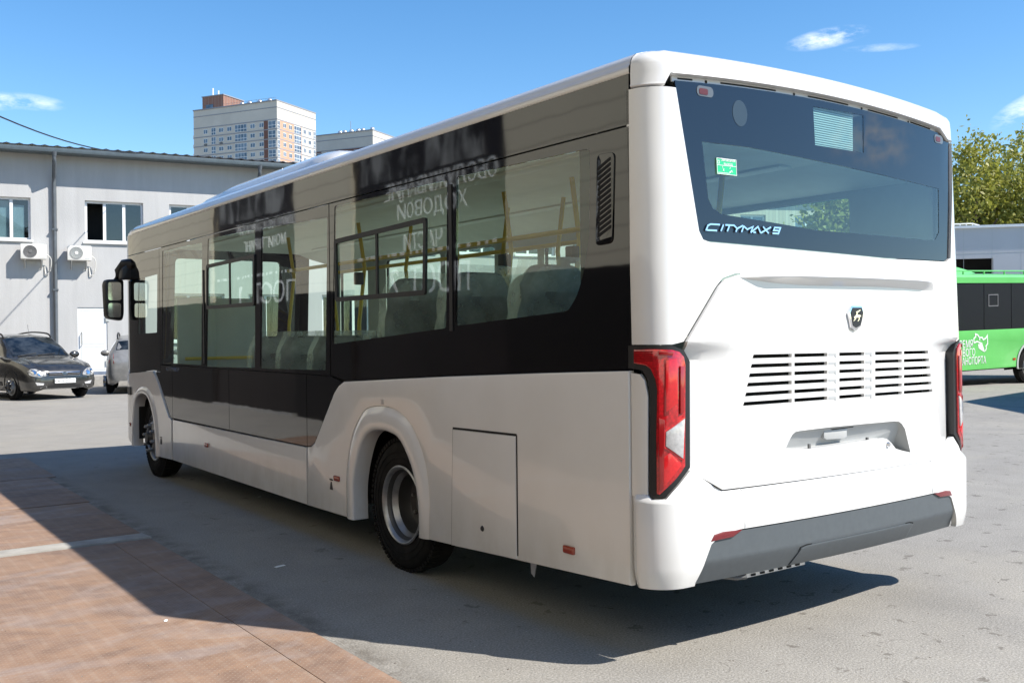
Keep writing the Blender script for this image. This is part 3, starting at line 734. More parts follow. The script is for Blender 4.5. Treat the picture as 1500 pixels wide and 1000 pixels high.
    # clearance lamps behind the glass corners
    for px, py, m in ((1034, 134, 'reflector_maroon'), (1377, 204, 'reflector_maroon')):
        u, v = B(px, py); f = zz(mk(rrect(u-.045, v-.022, u+.055, v+.026, .02), Rm, .004, d0=-.0095), 'clearance_lamp', 'dull_lens', w)
        zz(mk(rrect(u-.032, v-.014, u+.020, v+.014, .008), Rm, .004, d0=-.0075), 'lamp_lens', 'dim_red', f)
    # emergency exit sticker
    P = BP([(1051, 230.5), (1080.5, 234.5), (1081, 257.5), (1052, 254)])
    s = zz(mk(P, Rm, .003, d0=-.008), 'exit_sticker', 'sign_green', w)
    u0, v0 = P[0]; u1 = P[1][0]; v1 = P[2][1]; bm = bmesh.new(); wd = u1-u0; ht = v0-v1
    f = lambda u, v, d: Rm(u, v, -.0078+d)
    lf = lambda u, v: (u0+wd*u, v1+ht*v)
    for pl in ([(.02, .02), (.98, .02), (.98, .98), (.02, .98), (.02, .02)], [(.02, .56), (.98, .56)], [(.05, .1), (.6, .1), (.72, .22)], [(.28, .5), (.30, .40)], [(.30, .35), (.36, .2)], [(.36, .36), (.30, .22)], [(.68, .5), (.64, .38)], [(.62, .18), (.74, .3), (.78, .18)], [(.06, .84), (.14, .84), (.14, .66), (.06, .66), (.06, .84)]):
        stroke(bm, [lf(*p) for p in pl], .0022, f, .001)
    zz(bm, 'sticker_lines', 'sign_white', s)
    bm = text_bm('Запасный\n   выход', f, .019, u0+wd*.22, v1+ht*.83, .001); zz(bm, 'sticker_lettering', 'sign_white', s)
    # ---- model name in bright letters
    # each glyph on a 1 x 1 cell, drawn as strokes
    G = {'C': [[(1, .95), (.22, .95), (.05, .75), (.05, .1), (.2, .05), (.95, .05)]], 'I': [[(.5, 1), (.5, 0)]], 'T': [[(0, .95), (1, .95)], [(.5, .95), (.5, 0)]],
         'Y': [[(0, 1), (.5, .5), (1, 1)], [(.5, .5), (.5, 0)]], 'M': [[(.03, 0), (.03, .9), (.5, .45), (.97, .9), (.97, 0)]], 'A': [[(0, 0), (.5, .95), (1, 0)], [(.25, .06), (.5, .06)]],
         'X': [[(0, 1), (1, 0)], [(0, 0), (1, 1)]], '9': [[(.97, .5), (.05, .5), (.05, .95), (.95, .95), (.95, .05), (.05, .05)]]}
    a = B(1036, 332.5); b = B(1143, 338); ln = b[0]-a[0]; hgt = .031; bm = bmesh.new()
    cells = [('C', 0, .155), ('I', .175, .05), ('T', .225, .115), ('Y', .335, .125), ('M', .47, .135), ('A', .60, .14), ('X', .74, .115), ('9', .905, .095)]
    for ch, x0, wd in cells:
        for pl in G[ch]:
            q = []
            for x, y in pl:
                u = a[0]+ln*(x0+wd*x)+(y-.5)*.018; t = (u-a[0])/ln; v = a[1]+(b[1]-a[1])*t+(y-.5)*hgt; q.append((u, v))
            stroke(bm, q, .0078, Rm, .006, -.009)
    zz(bm, 'model_lettering', 'chrome')

    # ---- engine hatch: raised centre, facets falling to the lamps
    c1, c2 = B(1090, 520), B(1052, 716)
    def hd(u, v):
        m = min(u, W-u)
        if v > c1[1]+.07: k = 1
        else:
            uc = c1[0]+(c2[0]-c1[0])*min(1, max(0, (c1[1]-v)/(c1[1]-c2[1]))); e0 = .165
            k = min(1, max(0, (m-e0)/(uc-e0)))
            if v > c1[1]-.01: q = (v-c1[1]+.01)/.08; q = q*q*(3-2*q); k = k+(1-k)*q
        return -.045+.065*k
    Hm = lambda u, v, d: Rm(u, v, d+hd(u, v))
    rows = []   # grille slots
    def ZB(x, y): return BP([(1060+x/3.703, 430+y/3.703)])[0]
    slots = []; yl = [340, 391, 441, 491, 543, 593]; yr = [316, 358, 399, 441, 483, 524.5]
    xl = [140, 130, 120, 110, 100, 89]; xr = [1097, 1100, 1104, 1107, 1110, 1114]
    for i in range(6):
        segs = [(xl[i], 352), (366, 545), (609, 745), (803, 948), (959, xr[i])]
        for a_, b_ in segs:
            t0 = (a_-140)/(1097-140); t1 = (b_-140)/(1097-140); ya = yl[i]+(yr[i]-yl[i])*t0; yb = yl[i]+(yr[i]-yl[i])*t1
            h0 = 10.5-2.6*t0; h1 = 10.5-2.6*t1; sl = 5 if a_ < 150 else 0
            q = [ZB(a_+sl, ya-h0), ZB(b_, yb-h1), ZB(b_, yb+h1), ZB(a_-sl*.3, ya+h0)]
            slots.append(q)
    pr = [ZB(x, y) for x, y in ((318, 838), (335, 798), (355, 762), (372, 747), (400, 741), (560, 722), (760, 703), (905, 690), (932, 692), (948, 704), (965, 732), (995, 858), (955, 850), (915, 838), (890, 806), (868, 786), (845, 781), (800, 785), (600, 818), (450, 838))]
    lip = BP([(1080, 404.8), (1150, 404.6), (1250, 407.4), (1330, 411), (1362, 414.5), (1359, 424), (1352, 426), (1345, 422), (1280, 420.5), (1180, 419), (1130, 415.5), (1098, 410.5)])
    hatch = [(p[0]+.0, p[1]) for p in hat]; n_ = len(hat)
    zz(mk(hatch, Hm, .02, holes=slots+[pr], ucuts=[.165]+lin(.2, .7, 20)+lin(.75, 1.75, 10)+lin(1.8, 2.3, 20)+[2.335], vcuts=lin(.75, 1.75, 24)), 'engine_hatch', 'white_paint', ang=25)
    hx = [o for o in BUS.children if o.name.startswith('engine_hatch')][0]
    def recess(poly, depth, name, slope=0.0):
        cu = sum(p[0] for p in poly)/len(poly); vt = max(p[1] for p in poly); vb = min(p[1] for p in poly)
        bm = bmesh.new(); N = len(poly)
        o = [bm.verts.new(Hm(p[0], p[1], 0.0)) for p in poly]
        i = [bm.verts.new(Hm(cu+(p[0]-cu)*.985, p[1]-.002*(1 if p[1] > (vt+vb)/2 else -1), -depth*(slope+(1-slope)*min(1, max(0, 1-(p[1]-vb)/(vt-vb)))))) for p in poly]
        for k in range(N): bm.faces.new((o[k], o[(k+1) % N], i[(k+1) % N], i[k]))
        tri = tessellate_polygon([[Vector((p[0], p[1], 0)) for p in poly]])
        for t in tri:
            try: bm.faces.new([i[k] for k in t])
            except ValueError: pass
        return zz(bm, name, 'pale_grey', hx)  # recess is greyer than the white hatch around it
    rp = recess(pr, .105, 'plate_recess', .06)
    lt = max(p[1] for p in lip); bm = bmesh.new(); n_ = 24; rows = []
    la, lz = lip[0][0], lip[4][0]
    tops = [lip[0], lip[1], lip[2], lip[3], lip[4]]; bots = [lip[11], lip[10], lip[9], lip[8], lip[6]]
    def ip(pl, u):
        for a_, b_ in zip(pl, pl[1:]):
            if a_[0] <= u <= b_[0]: return a_[1]+(b_[1]-a_[1])*(u-a_[0])/(b_[0]-a_[0])
        return pl[0][1] if u < pl[0][0] else pl[-1][1]
    for i in range(n_+1):
        u = la+(lz-la)*i/n_; k = min(1, i/2.5, (n_-i)/1.5); vt, vb = ip(tops, u)+.004, ip(bots, u)
        rows.append([Hm(u, vt+.012, .001), Hm(u, vt+.004, .030*k+.001), Hm(u, vt, .042*k+.001), Hm(u, vt-.006, .044*k+.001), Hm(u, vt-.012, .040*k+.001), Hm(u, (vt+vb)/2, .022*k+.001), Hm(u, vb, -.001)])
    zz(loft(bm, rows), 'hatch_lip', 'white_paint', hx, ang=25)
    q = [ZB(x, y) for x, y in ((545, 736), (672, 722), (672, 776), (655, 786), (560, 792), (548, 782))]
    lb = zz(mk(q, Hm, .055, d0=-.022, bevel=.006), 'plate_lamp', 'pale_grey', hx)
    q = [ZB(x, y) for x, y in ((566, 731), (710, 716), (700, 724), (590, 738))]
    zz(mk(q, Hm, .004, d0=-.0185), 'lamp_slot', 'dark_void', lb)
    for x, y in ((452, 826), (766, 790)):
        u, v = ZB(x, y); zz(bx((u-.006, v-.012, -.012), (u+.006, v+.012, -.001), Hm), 'plate_clip', 'fan_grey', hx)
    u, v = ZB(872, 815); zz(lathe(bmesh.new(), [(.0, .010), (.011, .010), (.015, .002), (.015, -.002)], lambda x, y, d: Hm(u+x, v+y, d), 16), 'hatch_lock', 'chrome', hx)
    # backing boxes behind the slots and sprung louvre bits
    zz(bx((.45, 1.10, -.20), (2.15, 1.43, -.10), Hm), 'grille_backing', 'dark_void', hx)
    bm = bmesh.new()
    for x0, x1 in ((547, 609), (747, 801)):
        for i in range(6):
            t = (x0-140)/957; y = yl[i]+(yr[i]-yl[i])*t
            bm = bmesh.new(); a_ = ZB(x0+4, y-7); b_ = ZB(x1-24, y+5); box(bm, (a_[0], b_[1], -.002), (b_[0], a_[1], .0016), Hm)
            a_ = ZB(x1-25, y-7); b_ = ZB(x1-16, y+14); box(bm, (a_[0], b_[1], -.002), (b_[0]+.0, a_[1], .002), Hm); zz(bm, 'louvre_tab', 'pale_grey', hx)
    # badge: shield with a leaping deer
    def E(x, y): return B(1220+x/20, 440+y/20)
    sh = [E(*p) for p in ((395, 160), (690, 160), (755, 375), (690, 640), (660, 770), (510, 875), (385, 800), (350, 600), (295, 375))]
    inn = [E(*p) for p in ((420, 215), (675, 215), (720, 365), (670, 620), (640, 730), (515, 800), (430, 740), (400, 560), (360, 365))]
    bd = zz(mk(sh, Hm, .02, d0=.012, bevel=.003), 'badge', 'chrome', hx)
    zz(mk(inn, Hm, .006, d0=.0145), 'badge_shield', 'black_plastic', bd)
    deer = [E(*p) for p in ((490, 345), (525, 320), (575, 310), (605, 280), (635, 285), (600, 325), (550, 350), (530, 400), (560, 420), (625, 430), (645, 470), (600, 490), (600, 560), (555, 620), (540, 605), (575, 550), (570, 500), (510, 510), (480, 520), (500, 550), (480, 560), (430, 610), (420, 600), (455, 550), (440, 490), (480, 450), (505, 400), (510, 365))]
    zz(mk(deer, Hm, .004, d0=.017), 'badge_deer', 'chrome', bd)

    # ---- tail lamps
    def Z(x, y): return B(920+x/3.57, 480+y/3.57)
    cl = [Z(*p) for p in ((38, 113), (140, 112), (225, 114), (262, 124), (285, 152), (293, 195), (291, 722), (245, 790), (165, 872), (150, 866), (148, 560), (152, 320), (143, 268), (120, 215), (95, 196), (38, 186))]
    trap = [Z(*p) for p in ((284, 472), (196, 543), (194, 616), (276, 682))]
    bars = [[Z(*p) for p in q] for q in (((188, 165), (212, 150), (212, 450), (188, 462)), ((196, 170), (250, 160), (252, 395), (196, 440)), ((180, 680), (215, 650), (270, 715), (185, 830)), ((160, 120), (232, 122), (228, 145), (160, 142)), ((160, 470), (190, 480), (185, 840), (162, 850)), ((262, 200), (282, 200), (280, 440), (262, 450)))]
    comb = [[Z(*p) for p in ((42, y), (132, y), (132, y+6), (42, y+6))] for y in (122, 134, 146, 158, 170)]
    for s in (0, 1):
        mir = (lambda pl: [(W-u, v) for u, v in pl]) if s else (lambda pl: list(pl))
        tl = zz(mk(mir(left_tl), Rm, .05, ucuts=US, d0=.004), 'tail_lamp', 'black_plastic')
        ln_ = zz(mk(mir(cl), Rm, .02, ucuts=US, d0=.012, bevel=.006), 'lamp_lens', 'red_lens', tl)
        ln_['label'] = 'bright red lens with honeycomb light strip'
        zz(mk(mir(trap), Rm, .02, ucuts=US, d0=.0185, bevel=.003), 'reversing_lens', 'white_lens', tl)
        bm = bmesh.new(); stroke(bm, mir([Z(*p) for p in ((284, 466), (188, 540), (186, 620), (278, 690))]), .007, Rm, .006, .012); zz(bm, 'lens_rim', 'red_lens_bright', tl)
        for i, q in enumerate(bars): zz(mk(mir(q), Rm, .012, ucuts=US, d0=.0135+.0012*i, bevel=.002), 'light_strip', 'red_lens_bright' if i in (1, 2) else 'red_lens_dark', tl)
        bm = bmesh.new()
        for q in comb: panel(bm, mir(q), Rm, .006, ucuts=US, d0=.014)
        zz(bm, 'lens_rib', 'red_lens_dark', tl)

    # ---- bumper: white cover, grey lower part, reflectors
    bt = BP([(1011.5, 688.5), (1054.5, 718.5)])
    gl = BP([(1014.5, 852), (1035, 795), (1052, 779), (1079, 772.5)])
    vtop = gl[3][1]; gm = [(W-u, v) for u, v in gl]
    vcl = left_tl[7][1]-.012
    def bmp(u, v, d):           # bumper stands proud of the shell, stepping out under the lamps
        k = min(1, max(0, (.80-v)/.055)); k = k*k*(3-2*k)
        side = 1 if u < .02 or u > W-.02 else 0
        dd = .032*k
        if u < -.06: dd *= max(0, 1-(-.06-u)/.045)
        if u > W+.06: dd *= max(0, 1-(u-W-.06)/.045)
        if v < .46: dd -= .05*((.46-v)/.10)**1.5*.4
        return Rm(u, v, d+dd)
    zlowc = S(925, 856)[1]
    seg = [(uL, vcl), (left_tl[7][0]-.006, vcl), (left_tl[6][0], left_tl[6][1]-.006), (left_tl[5][0]+.004, left_tl[5][1]-.006), (bt[0][0], bt[0][1]), (bt[1][0], bt[1][1])]
    full = seg+[(W-u, v) for u, v in seg[::-1]]+[(uR, zlowc), (gm[0][0], gl[0][1]-.015), gm[0], gm[1], gm[2], gm[3]]+[gl[3], gl[2], gl[1], gl[0], (gl[0][0], gl[0][1]-.015), (uL, zlowc)]
    uc1 = B(1083, 740)[0]; uc = [uc1, W-uc1]
    BC = US+lin(-.07, .02, 8)+lin(W-.02, W+.07, 8)
    zz(mk(full, bmp, .03, ucuts=BC, vcuts=[.80, .79, .78, .77, .76, .75, .744, .46, .44, .42, .40, .38]), 'bumper_cover', 'white_paint', ang=30)
    for u in uc: zz(stroke(bmesh.new(), [(u-.012*(1 if u < 1 else -1), .785), (u, .77), (u+.004*(1 if u < 1 else -1), vtop+.005)], .004, bmp, .003, .0), 'bumper_seam', 'pale_grey')
    def gry(u, v, d):
        k = max(0, (.47-v)/.10); return bmp(u, v, d-.03*min(1, k)-.006)
    gz = .362
    gp = [(gl[0][0]+.006, gl[0][1]-.018), (gm[0][0]-.006, gl[0][1]-.018), (gm[1][0]-.004, gl[1][1]), (gm[2][0]-.01, gl[2][1]), (gm[3][0], vtop-.006), (gl[3][0], vtop-.006), (gl[2][0]+.01, gl[2][1]), (gl[1][0]+.004, gl[1][1])]
    zz(mk(gp, gry, .03, ucuts=lin(.15, 2.35, 24), vcuts=[.50, .48, .47, .46, .45, .43]), 'lower_bumper', 'grey_plastic', ang=20)
    lbm = [o for o in BUS.children if o.name.startswith('lower_bumper')][0]
    ia, ib = B(1160, 828), B(1330, 772)
    ins = [(B(1160, 831)[0], gl[0][1]-.014), (B(1168, 810)[0], .452), (B(1176, 808)[0], .460), (B(1326, 773)[0], .460), (B(1331, 776)[0], .452), (B(1331, 786)[0], gl[0][1]-.014)]
    zz(mk(ins, gry, .01, ucuts=lin(.15, 2.35, 24), vcuts=[.45, .43], d0=.007, bevel=.004), 'bumper_insert', 'grey_plastic', lbm)
    bm = bmesh.new(); stroke(bm, [(p[0]+(-.004 if p[0] < 1.3 else .004), p[1]+(.004 if p[1] > .44 else 0)) for p in ins], .006, gry, .001, .0004); zz(bm, 'insert_gap', 'dark_void', lbm)
    rf = BP([(1034, 791), (1039, 781), (1052, 776.5), (1080, 773.5), (1066, 784)])
    for s in (0, 1):
        q = [(W-u, v) for u, v in rf] if s else rf
        zz(mk(q, bmp, .03, d0=.003, bevel=.003), 'rear_reflector', 'reflector_maroon')
    # heat shield with slots and a tow eye under the bumper
    bm = bmesh.new(); box(bm, (.52, .02, .336), (1.02, .08, .356))
    sh = zz(bm, 'heat_shield', 'silver_paint')
    for i in range(7): zz(box(bmesh.new(), (.55+i*.066, .016, .340), (.58+i*.066, .022, .350)), 'shield_slot', 'dark_void', sh)
    zz(tb([(.42, .1, .36), (.52, .03, .345), (.56, .0, .35)], .012), 'tow_eye', 'fan_grey')
    bm = mk([(-.03, .02), (.03, .02), (.02, -.06), (-.005, -.075)], lambda u, v, d: Vector((.05+d, .98+u, .31+v)), .004); zz(bm, 'mud_flap', 'silver_paint')
build_bus_rear()

# ------------------------------------------------------------------ wheels of the white bus
def wheel(parent, cx, y, z, side, kind, r=.425, rim=.246, w=.235):
    f = lambda a, b, ax: Vector((cx+side*ax, y+a, z+b))
    N = 48
    ty = [(rim-.01, -w+.02), (rim+.03, -w), (r-.05, -w+.015), (r-.01, -w+.05), (r, -w*.5), (r-.008, -.05), (r-.03, -.018), (r-.075, -.002), (rim+.06, 0), (rim+.02, -.006), (rim-.004, -.02)]
    t_bm = lathe(bmesh.new(), ty, f, N)
    for k in range(72):
        a = 2*PI*k/72; ca, sa = math.cos(a), math.sin(a); g_ = lambda p, q, ax: f(ca*p-sa*q, sa*p+ca*q, ax)
        box(t_bm, (r-.02, -.012, -.085), (r+.004, .012, -.016), g_)
    for rr in (rim+.055, r-.085): lathe(t_bm, [(rr-.004, -.004), (rr-.002, .003), (rr+.002, .003), (rr+.004, -.004)], f, N)
    t = obj('wheel', t_bm, M['tyre_rubber'], parent, ang=40)
    if kind == 'rear':
        pr = [(rim, -.012), (rim+.006, -.002), (rim-.004, .004), (rim-.016, -.004), (rim-.020, -.022), (rim-.030, -.034), (rim-.040, -.075), (rim-.052, -.085), (rim-.058, -.15), (rim-.070, -.175), (.150, -.185), (.132, -.190), (.128, -.20), (.128, -.26)]
        obj('rim', lathe(bmesh.new(), pr, f, N), M['rim_steel'], t, ang=50)
        obj('rim_groove_shade', lathe(bmesh.new(), [(rim-.0225, -.0225), (rim-.033, -.036), (rim-.036, -.052)], f, N), M['rim_shade'], t)  # dark ring painted on for the shade in the rim step
        obj('rim_disc_shade', lathe(bmesh.new(), [(rim-.056, -.088), (rim-.062, -.149), (rim-.073, -.172), (.150, -.182), (.131, -.187)], f, N), M['rim_shade'], t)  # barrel and dish darkened by colour to stand for their shade
        obj('hub', lathe(bmesh.new(), [(.127, -.25), (.10, -.235), (.085, -.20), (.07, -.19), (.0, -.188)], f, 24), M['black_plastic'], t)
        for k in range(8):
            a = 2*PI*k/8+.2; c0 = Vector((0, .134*math.cos(a), .134*math.sin(a)))
            obj('wheel_nut', tb([Vector((cx-side*.19, y, z))+c0*1.06, Vector((cx-side*.165, y, z))+c0*1.06], .012, 6), M['rim_steel'], t)
    else:
        pr = [(rim, -.012), (rim+.006, -.002), (rim-.004, .004), (rim-.018, -.006), (rim-.024, -.03), (rim-.05, -.035), (rim-.06, .0), (.15, .035), (.128, .048), (.12, .048), (.112, .03)]
        obj('rim', lathe(bmesh.new(), pr, f, N), M['rim_steel'], t, ang=50)
        obj('hub', lathe(bmesh.new(), [(.111, -.02), (.105, .02), (.085, .025), (.07, .07), (.055, .085), (0, .087)], f, 24), M['black_plastic'], t)
        for k in range(8):
            a = 2*PI*k/8+.2; c0 = Vector((0, .138*math.cos(a), .138*math.sin(a)))
            obj('wheel_nut', tube(bmesh.new(), [Vector((cx+side*.03, y, z))+c0, Vector((cx+side*.078, y, z))+c0, Vector((cx+side*.085, y, z))+c0], [.019, .017, .008], 8), M['rim_steel'], t)
        a = 1.2; tb_ = tb([f(.2*math.cos(a), .2*math.sin(a), .005), f(.2*math.cos(a)+.01, .2*math.sin(a)+.01, .03)], .006, 6); obj('valve', tb_, M['black_plastic'], t)
    return t
wheel(BUS, .045, 2.37, .420, -1, 'rear')
wheel(BUS, 2.455, 2.37, .420, 1, 'rear')
wheel(BUS, .345, 2.37, .420, -1, 'inner') if False else None
wheel(BUS, .03, 7.72, .420, -1, 'front')
wheel(BUS, 2.47, 7.72, .420, 1, 'front')

# ------------------------------------------------------------------ inside of the white bus
def build_bus_inside():
    bm = bmesh.new()
    box(bm, (.40, .30, .26), (2.10, 8.4, .335)); box(bm, (.05, .30, .335), (.40, 1.80, .36)); box(bm, (.05, 2.98, .335), (.40, 7.15, .36))
    box(bm, (2.10, .30, .335), (2.45, 1.80, .36)); box(bm, (2.10, 2.98, .335), (2.45, 7.15, .36))
    zz(bm, 'underbody', 'dark_void')
    for x0, x1 in ((.03, .42), (2.08, 2.47)):
        for y0, y1 in ((1.76, 2.98), (7.12, 8.30)):
            xi = x1 if x0 < 1 else x0; bm = bmesh.new()
            box(bm, (min(xi, xi-.01), y0, .26), (max(xi, xi-.01)+.005, y1, 1.03)); box(bm, (x0, y0, 1.03), (x1, y1, 1.05))
            box(bm, (x0, y0-.01, .36), (x1, y0, 1.03)); box(bm, (x0, y1, .36), (x1, y1+.01, 1.03)); zz(bm, 'wheel_housing', 'dark_void')
    bm = bmesh.new(); box(bm, (.43, 3.2, .34), (2.07, 8.3, .37)); box(bm, (.05, .25, .72), (2.45, 1.74, .75)); box(bm, (.43, 1.74, .72), (2.07, 3.0, .75)); box(bm, (.05, 3.0, .72), (2.45, 3.2, .75)); box(bm, (.05, 3.19, .37), (2.45, 3.2, .72))
    zz(bm, 'cabin_floor', 'floor_grey')
    # linings
    bm = bmesh.new(); box(bm, (.030, .19, .37), (.042, 1.75, 1.26)); box(bm, (.030, 2.99, .37), (.042, 7.1, 1.225)); box(bm, (.030, 1.75, 1.05), (.042, 2.99, 1.26)); box(bm, (.032, 7.1, 1.05), (.042, 8.2, 1.1))
    box(bm, (.030, .19, 1.26), (.042, .56, 2.42)); box(bm, (.030, .19, 1.26), (.042, 1.7, 1.5))
    zz(bm, 'wall_lining', 'black_plastic')
    bm = bmesh.new(); box(bm, (.12, .20, .40), (2.38, .24, 2.0)); box(bm, (.12, .10, 2.43), (2.38, .20, 2.58)); zz(bm, 'rear_bulkhead', 'inner_grey')
    bm = bmesh.new(); box(bm, (.5, .22, 2.52), (2.0, 8.4, 2.535))
    for x0, x1, xm in ((.045, .5, -1), (2.0, 2.455, 1)):
        rows = []
        for y in (.22, 8.4):
            if xm < 0: rows.append([Vector((.045, y, 2.40)), Vector((.10, y, 2.405)), Vector((.32, y, 2.46)), Vector((.5, y, 2.52)), Vector((.5, y, 2.535)), Vector((.045, y, 2.42))])
            else: rows.append([Vector((2.455, y, 2.40)), Vector((2.40, y, 2.405)), Vector((2.18, y, 2.46)), Vector((2.0, y, 2.52)), Vector((2.0, y, 2.535)), Vector((2.455, y, 2.42))])
        loft(bm, rows, close=True)
    zz(bm, 'ceiling', 'inner_light')
    for x in (.62, 1.88):
        zz(bx((x-.06, .8, 2.505), (x+.06, 7.6, 2.519), bevel=.005), 'ceiling_lamp', 'sign_white')
    # right wall with windows and two doors
    RW = lambda u, v, d: Vector((2.5+d, u, v))
    wins = [rect(.75, 1.58, 1.95, 2.36), rect(2.05, 1.5, 3.15, 2.36), rect(5.75, 1.25, 6.95, 2.36)]
    door1 = [rect(3.42, .50, 3.96, 2.30), rect(4.06, .50, 4.60, 2.30)]; door2 = [rect(7.4, .50, 8.15, 2.30)]; w2 = [rect(4.75, 1.25, 5.65, 2.36)]
    hol = [rounded(h, .04) for h in wins+door1+door2+w2]
    zz(mk(rect(.18, .40, 8.55, 2.66), RW, .02, holes=hol), 'side_panel', 'black_glazing')
    zz(mk(rect(.18, .37, 8.3, 2.42), lambda u, v, d: Vector((2.455-d, u, v)), .01, holes=hol), 'wall_lining', 'inner_grey')
    for h in hol: zz(mk(h, RW, .005, d0=-.008), 'window_pane', 'side_glass')
    for h in door1+door2:
        bm = mk(rounded([(h[0][0]-.06, h[0][1]-.06), (h[1][0]+.06, h[1][1]-.06), (h[2][0]+.06, h[2][1]+.06), (h[3][0]-.06, h[3][1]+.06)], .03), RW, .03, holes=[rounded(h, .05)], d0=.004)
        zz(bm, 'door_frame', 'black_plastic')
    # front end: windscreen, dash, partition behind the driver
    FW = lambda u, v, d: Vector((u, 8.99+d-.10*max(0, v-1.2), v))
    hole = rounded(rect(.62, 1.10, 1.95, 2.45), .06)
    zz(mk(rect(.45, .36, 2.35, 2.66), FW, .02, holes=[hole]), 'front_panel', 'black_glazing')
    zz(mk(hole, FW, .004, d0=-.004), 'windscreen', 'side_glass')
    zz(bx((.3, 8.0, .6), (2.2, 8.6, 1.15), bevel=.05), 'dashboard', 'black_plastic')
    zz(bx((.06, 6.95, .40), (1.0, 6.99, 1.9), bevel=.01), 'driver_partition', 'inner_grey')
    # seats
    def seat(x, y, zf, label=None):
        o = bpy.data.objects.new('passenger_seat', None); link(o); o.parent = BUS; o.matrix_parent_inverse = BUS.matrix_basis.inverted(); o.empty_display_size = .1
        o.location = (x, y, zf)
        return o
    def seat_parts():
        o = seat(0, 0, 0); P = []
        def ad(bm, nm, mt):
            q = obj(nm, bm, M[mt]); q.parent = o; return q
        Sf = lambda u, v, d: Vector((u, -.20-(v-.45)*.16-d, v))
        back = rounded([(-.21, .44), (.21, .44), (.215, .85), (.20, 1.06), (.14, 1.13), (-.14, 1.13), (-.20, 1.06), (-.215, .85)], .05)
        ad(mk(back, Sf, .07, bevel=.02), 'backrest', 'seat_fabric')
        ad(mk(rounded([(-.205, .46), (.205, .46), (.21, .85), (.19, 1.05), (.13, 1.10), (-.13, 1.10), (-.19, 1.05), (-.21, .85)], .05), Sf, .012, d0=.014, bevel=.004), 'back_shell', 'seat_shell')
        ad(mk(rounded(rect(-.12, .72, .12, .90), .03), Sf, .006, d0=.022, bevel=.002), 'back_pocket', 'side_glass')
        ad(mk(rounded([(-.20, .98), (.20, .98), (.185, 1.05), (.13, 1.115), (-.13, 1.115), (-.185, 1.05)], .03), Sf, .006, d0=.020), 'head_band', 'inner_grey')
        ad(bx((-.21, -.20, .40), (.21, .24, .48), bevel=.03), 'seat', 'seat_fabric')
        ad(tb([(0, 0, .0), (0, 0, .40)], .03, 8), 'pedestal', 'black_plastic')
        # protective film pulled over the back
        rows = []
        rnd = random.Random(3)
        for i in range(9):
            v = .55+.62*i/8; k = 1-.25*max(0, (v-1.0)/.17)
            rows.append([Sf(u*k*.5*(1+.04*rnd.uniform(-1, 1)), v, d+.02*rnd.uniform(-1, 1)) for u, d in ((-.5, -.10), (-.52, .02), (-.3, .045), (0, .05), (.3, .045), (.52, .02), (.5, -.10))])
        ad(loft(bmesh.new(), rows), 'protective_film', 'plastic_film')
        return o
    s0 = seat_parts(); first = True
    spots = []
    for y in (2.93, 2.19, 1.45): spots += [(.36, y, .75), (.82, y, .75), (1.70, y, .75), (2.16, y, .75)]
    spots += [(.36, .70, .75), (.82, .70, .75), (1.25, .70, .75), (1.70, .70, .75), (2.16, .70, .75)]
    for y in (5.35, 4.72, 4.1): spots += [(.36, y, .37), (.80, y, .37)]
    spots += [(1.72, 5.5, .37), (2.15, 5.5, .37)]
    for i, (x, y, zf) in enumerate(spots):
        s = s0 if i == 0 else dup(s0)
        s.location = (x, y, zf)
    # yellow rails
    def rail(pts, r=.0175): zz(tb(pts, r, 10), 'handrail', 'yellow_rail')
    for y, zf in ((.98, .75), (1.77, .75), (2.52, .75), (3.22, .37), (4.75, .37), (6.3, .37)):
        for x in (.98, 1.52):
            rail([(x, y, zf), (x, y, 1.6), (x+(.06 if x < 1 else -.06), y, 2.1), (x, y, 2.5)])
    for x in (.98, 1.52): rail([(x, .95, 2.16), (x, 6.3, 2.16)])
    rail([(.10, 6.85, 1.28), (1.0, 6.85, 1.28)]); rail([(.95, 3.3, .6), (.95, 3.3, 1.25), (.92, 3.36, 1.33), (.80, 3.42, 1.36), (.10, 3.42, 1.36)])
    rail([(.95, 6.2, 1.28), (.95, 6.88, 1.28), (.95, 6.88, .5)]); rail([(2.4, 3.3, 1.2), (1.6, 3.3, 1.2)]); rail([(2.4, 4.68, 1.2), (1.55, 4.68, 1.2), (1.55, 4.68, .4)])
    rail([(.45, .40, 1.2), (.45, .40, 2.42)])
    for x, y in ((.98, 1.77), (.98, 2.52), (1.52, 2.52), (.98, 4.75)): zz(bx((x-.035, y-.035, 1.95), (x+.035, y+.035, 2.06), bevel=.012), 'rail_joint', 'black_plastic')
    # route display behind the rear glass
    P = BP([(1194, 155.5), (1258, 168), (1258, 223), (1197, 212)]); u0, v0, u1, v1 = P[0][0]-.03, P[2][1]-.015, P[1][0]+.0, P[0][1]+.02
    dsp = zz(bx((u0, .020, v0), (u1, .040, v1)), 'route_display', 'seat_shell')
    bm = bmesh.new(); n = int((v1-v0)/.0115)
    for i in range(n): box(bm, (u0+.01, .013, v0+i*.0115), (u1-.01, .0195, v0+.0066+i*.0115))
    tag(zz(bm, 'display_louvres', 'pale_grey', dsp))
build_bus_inside()

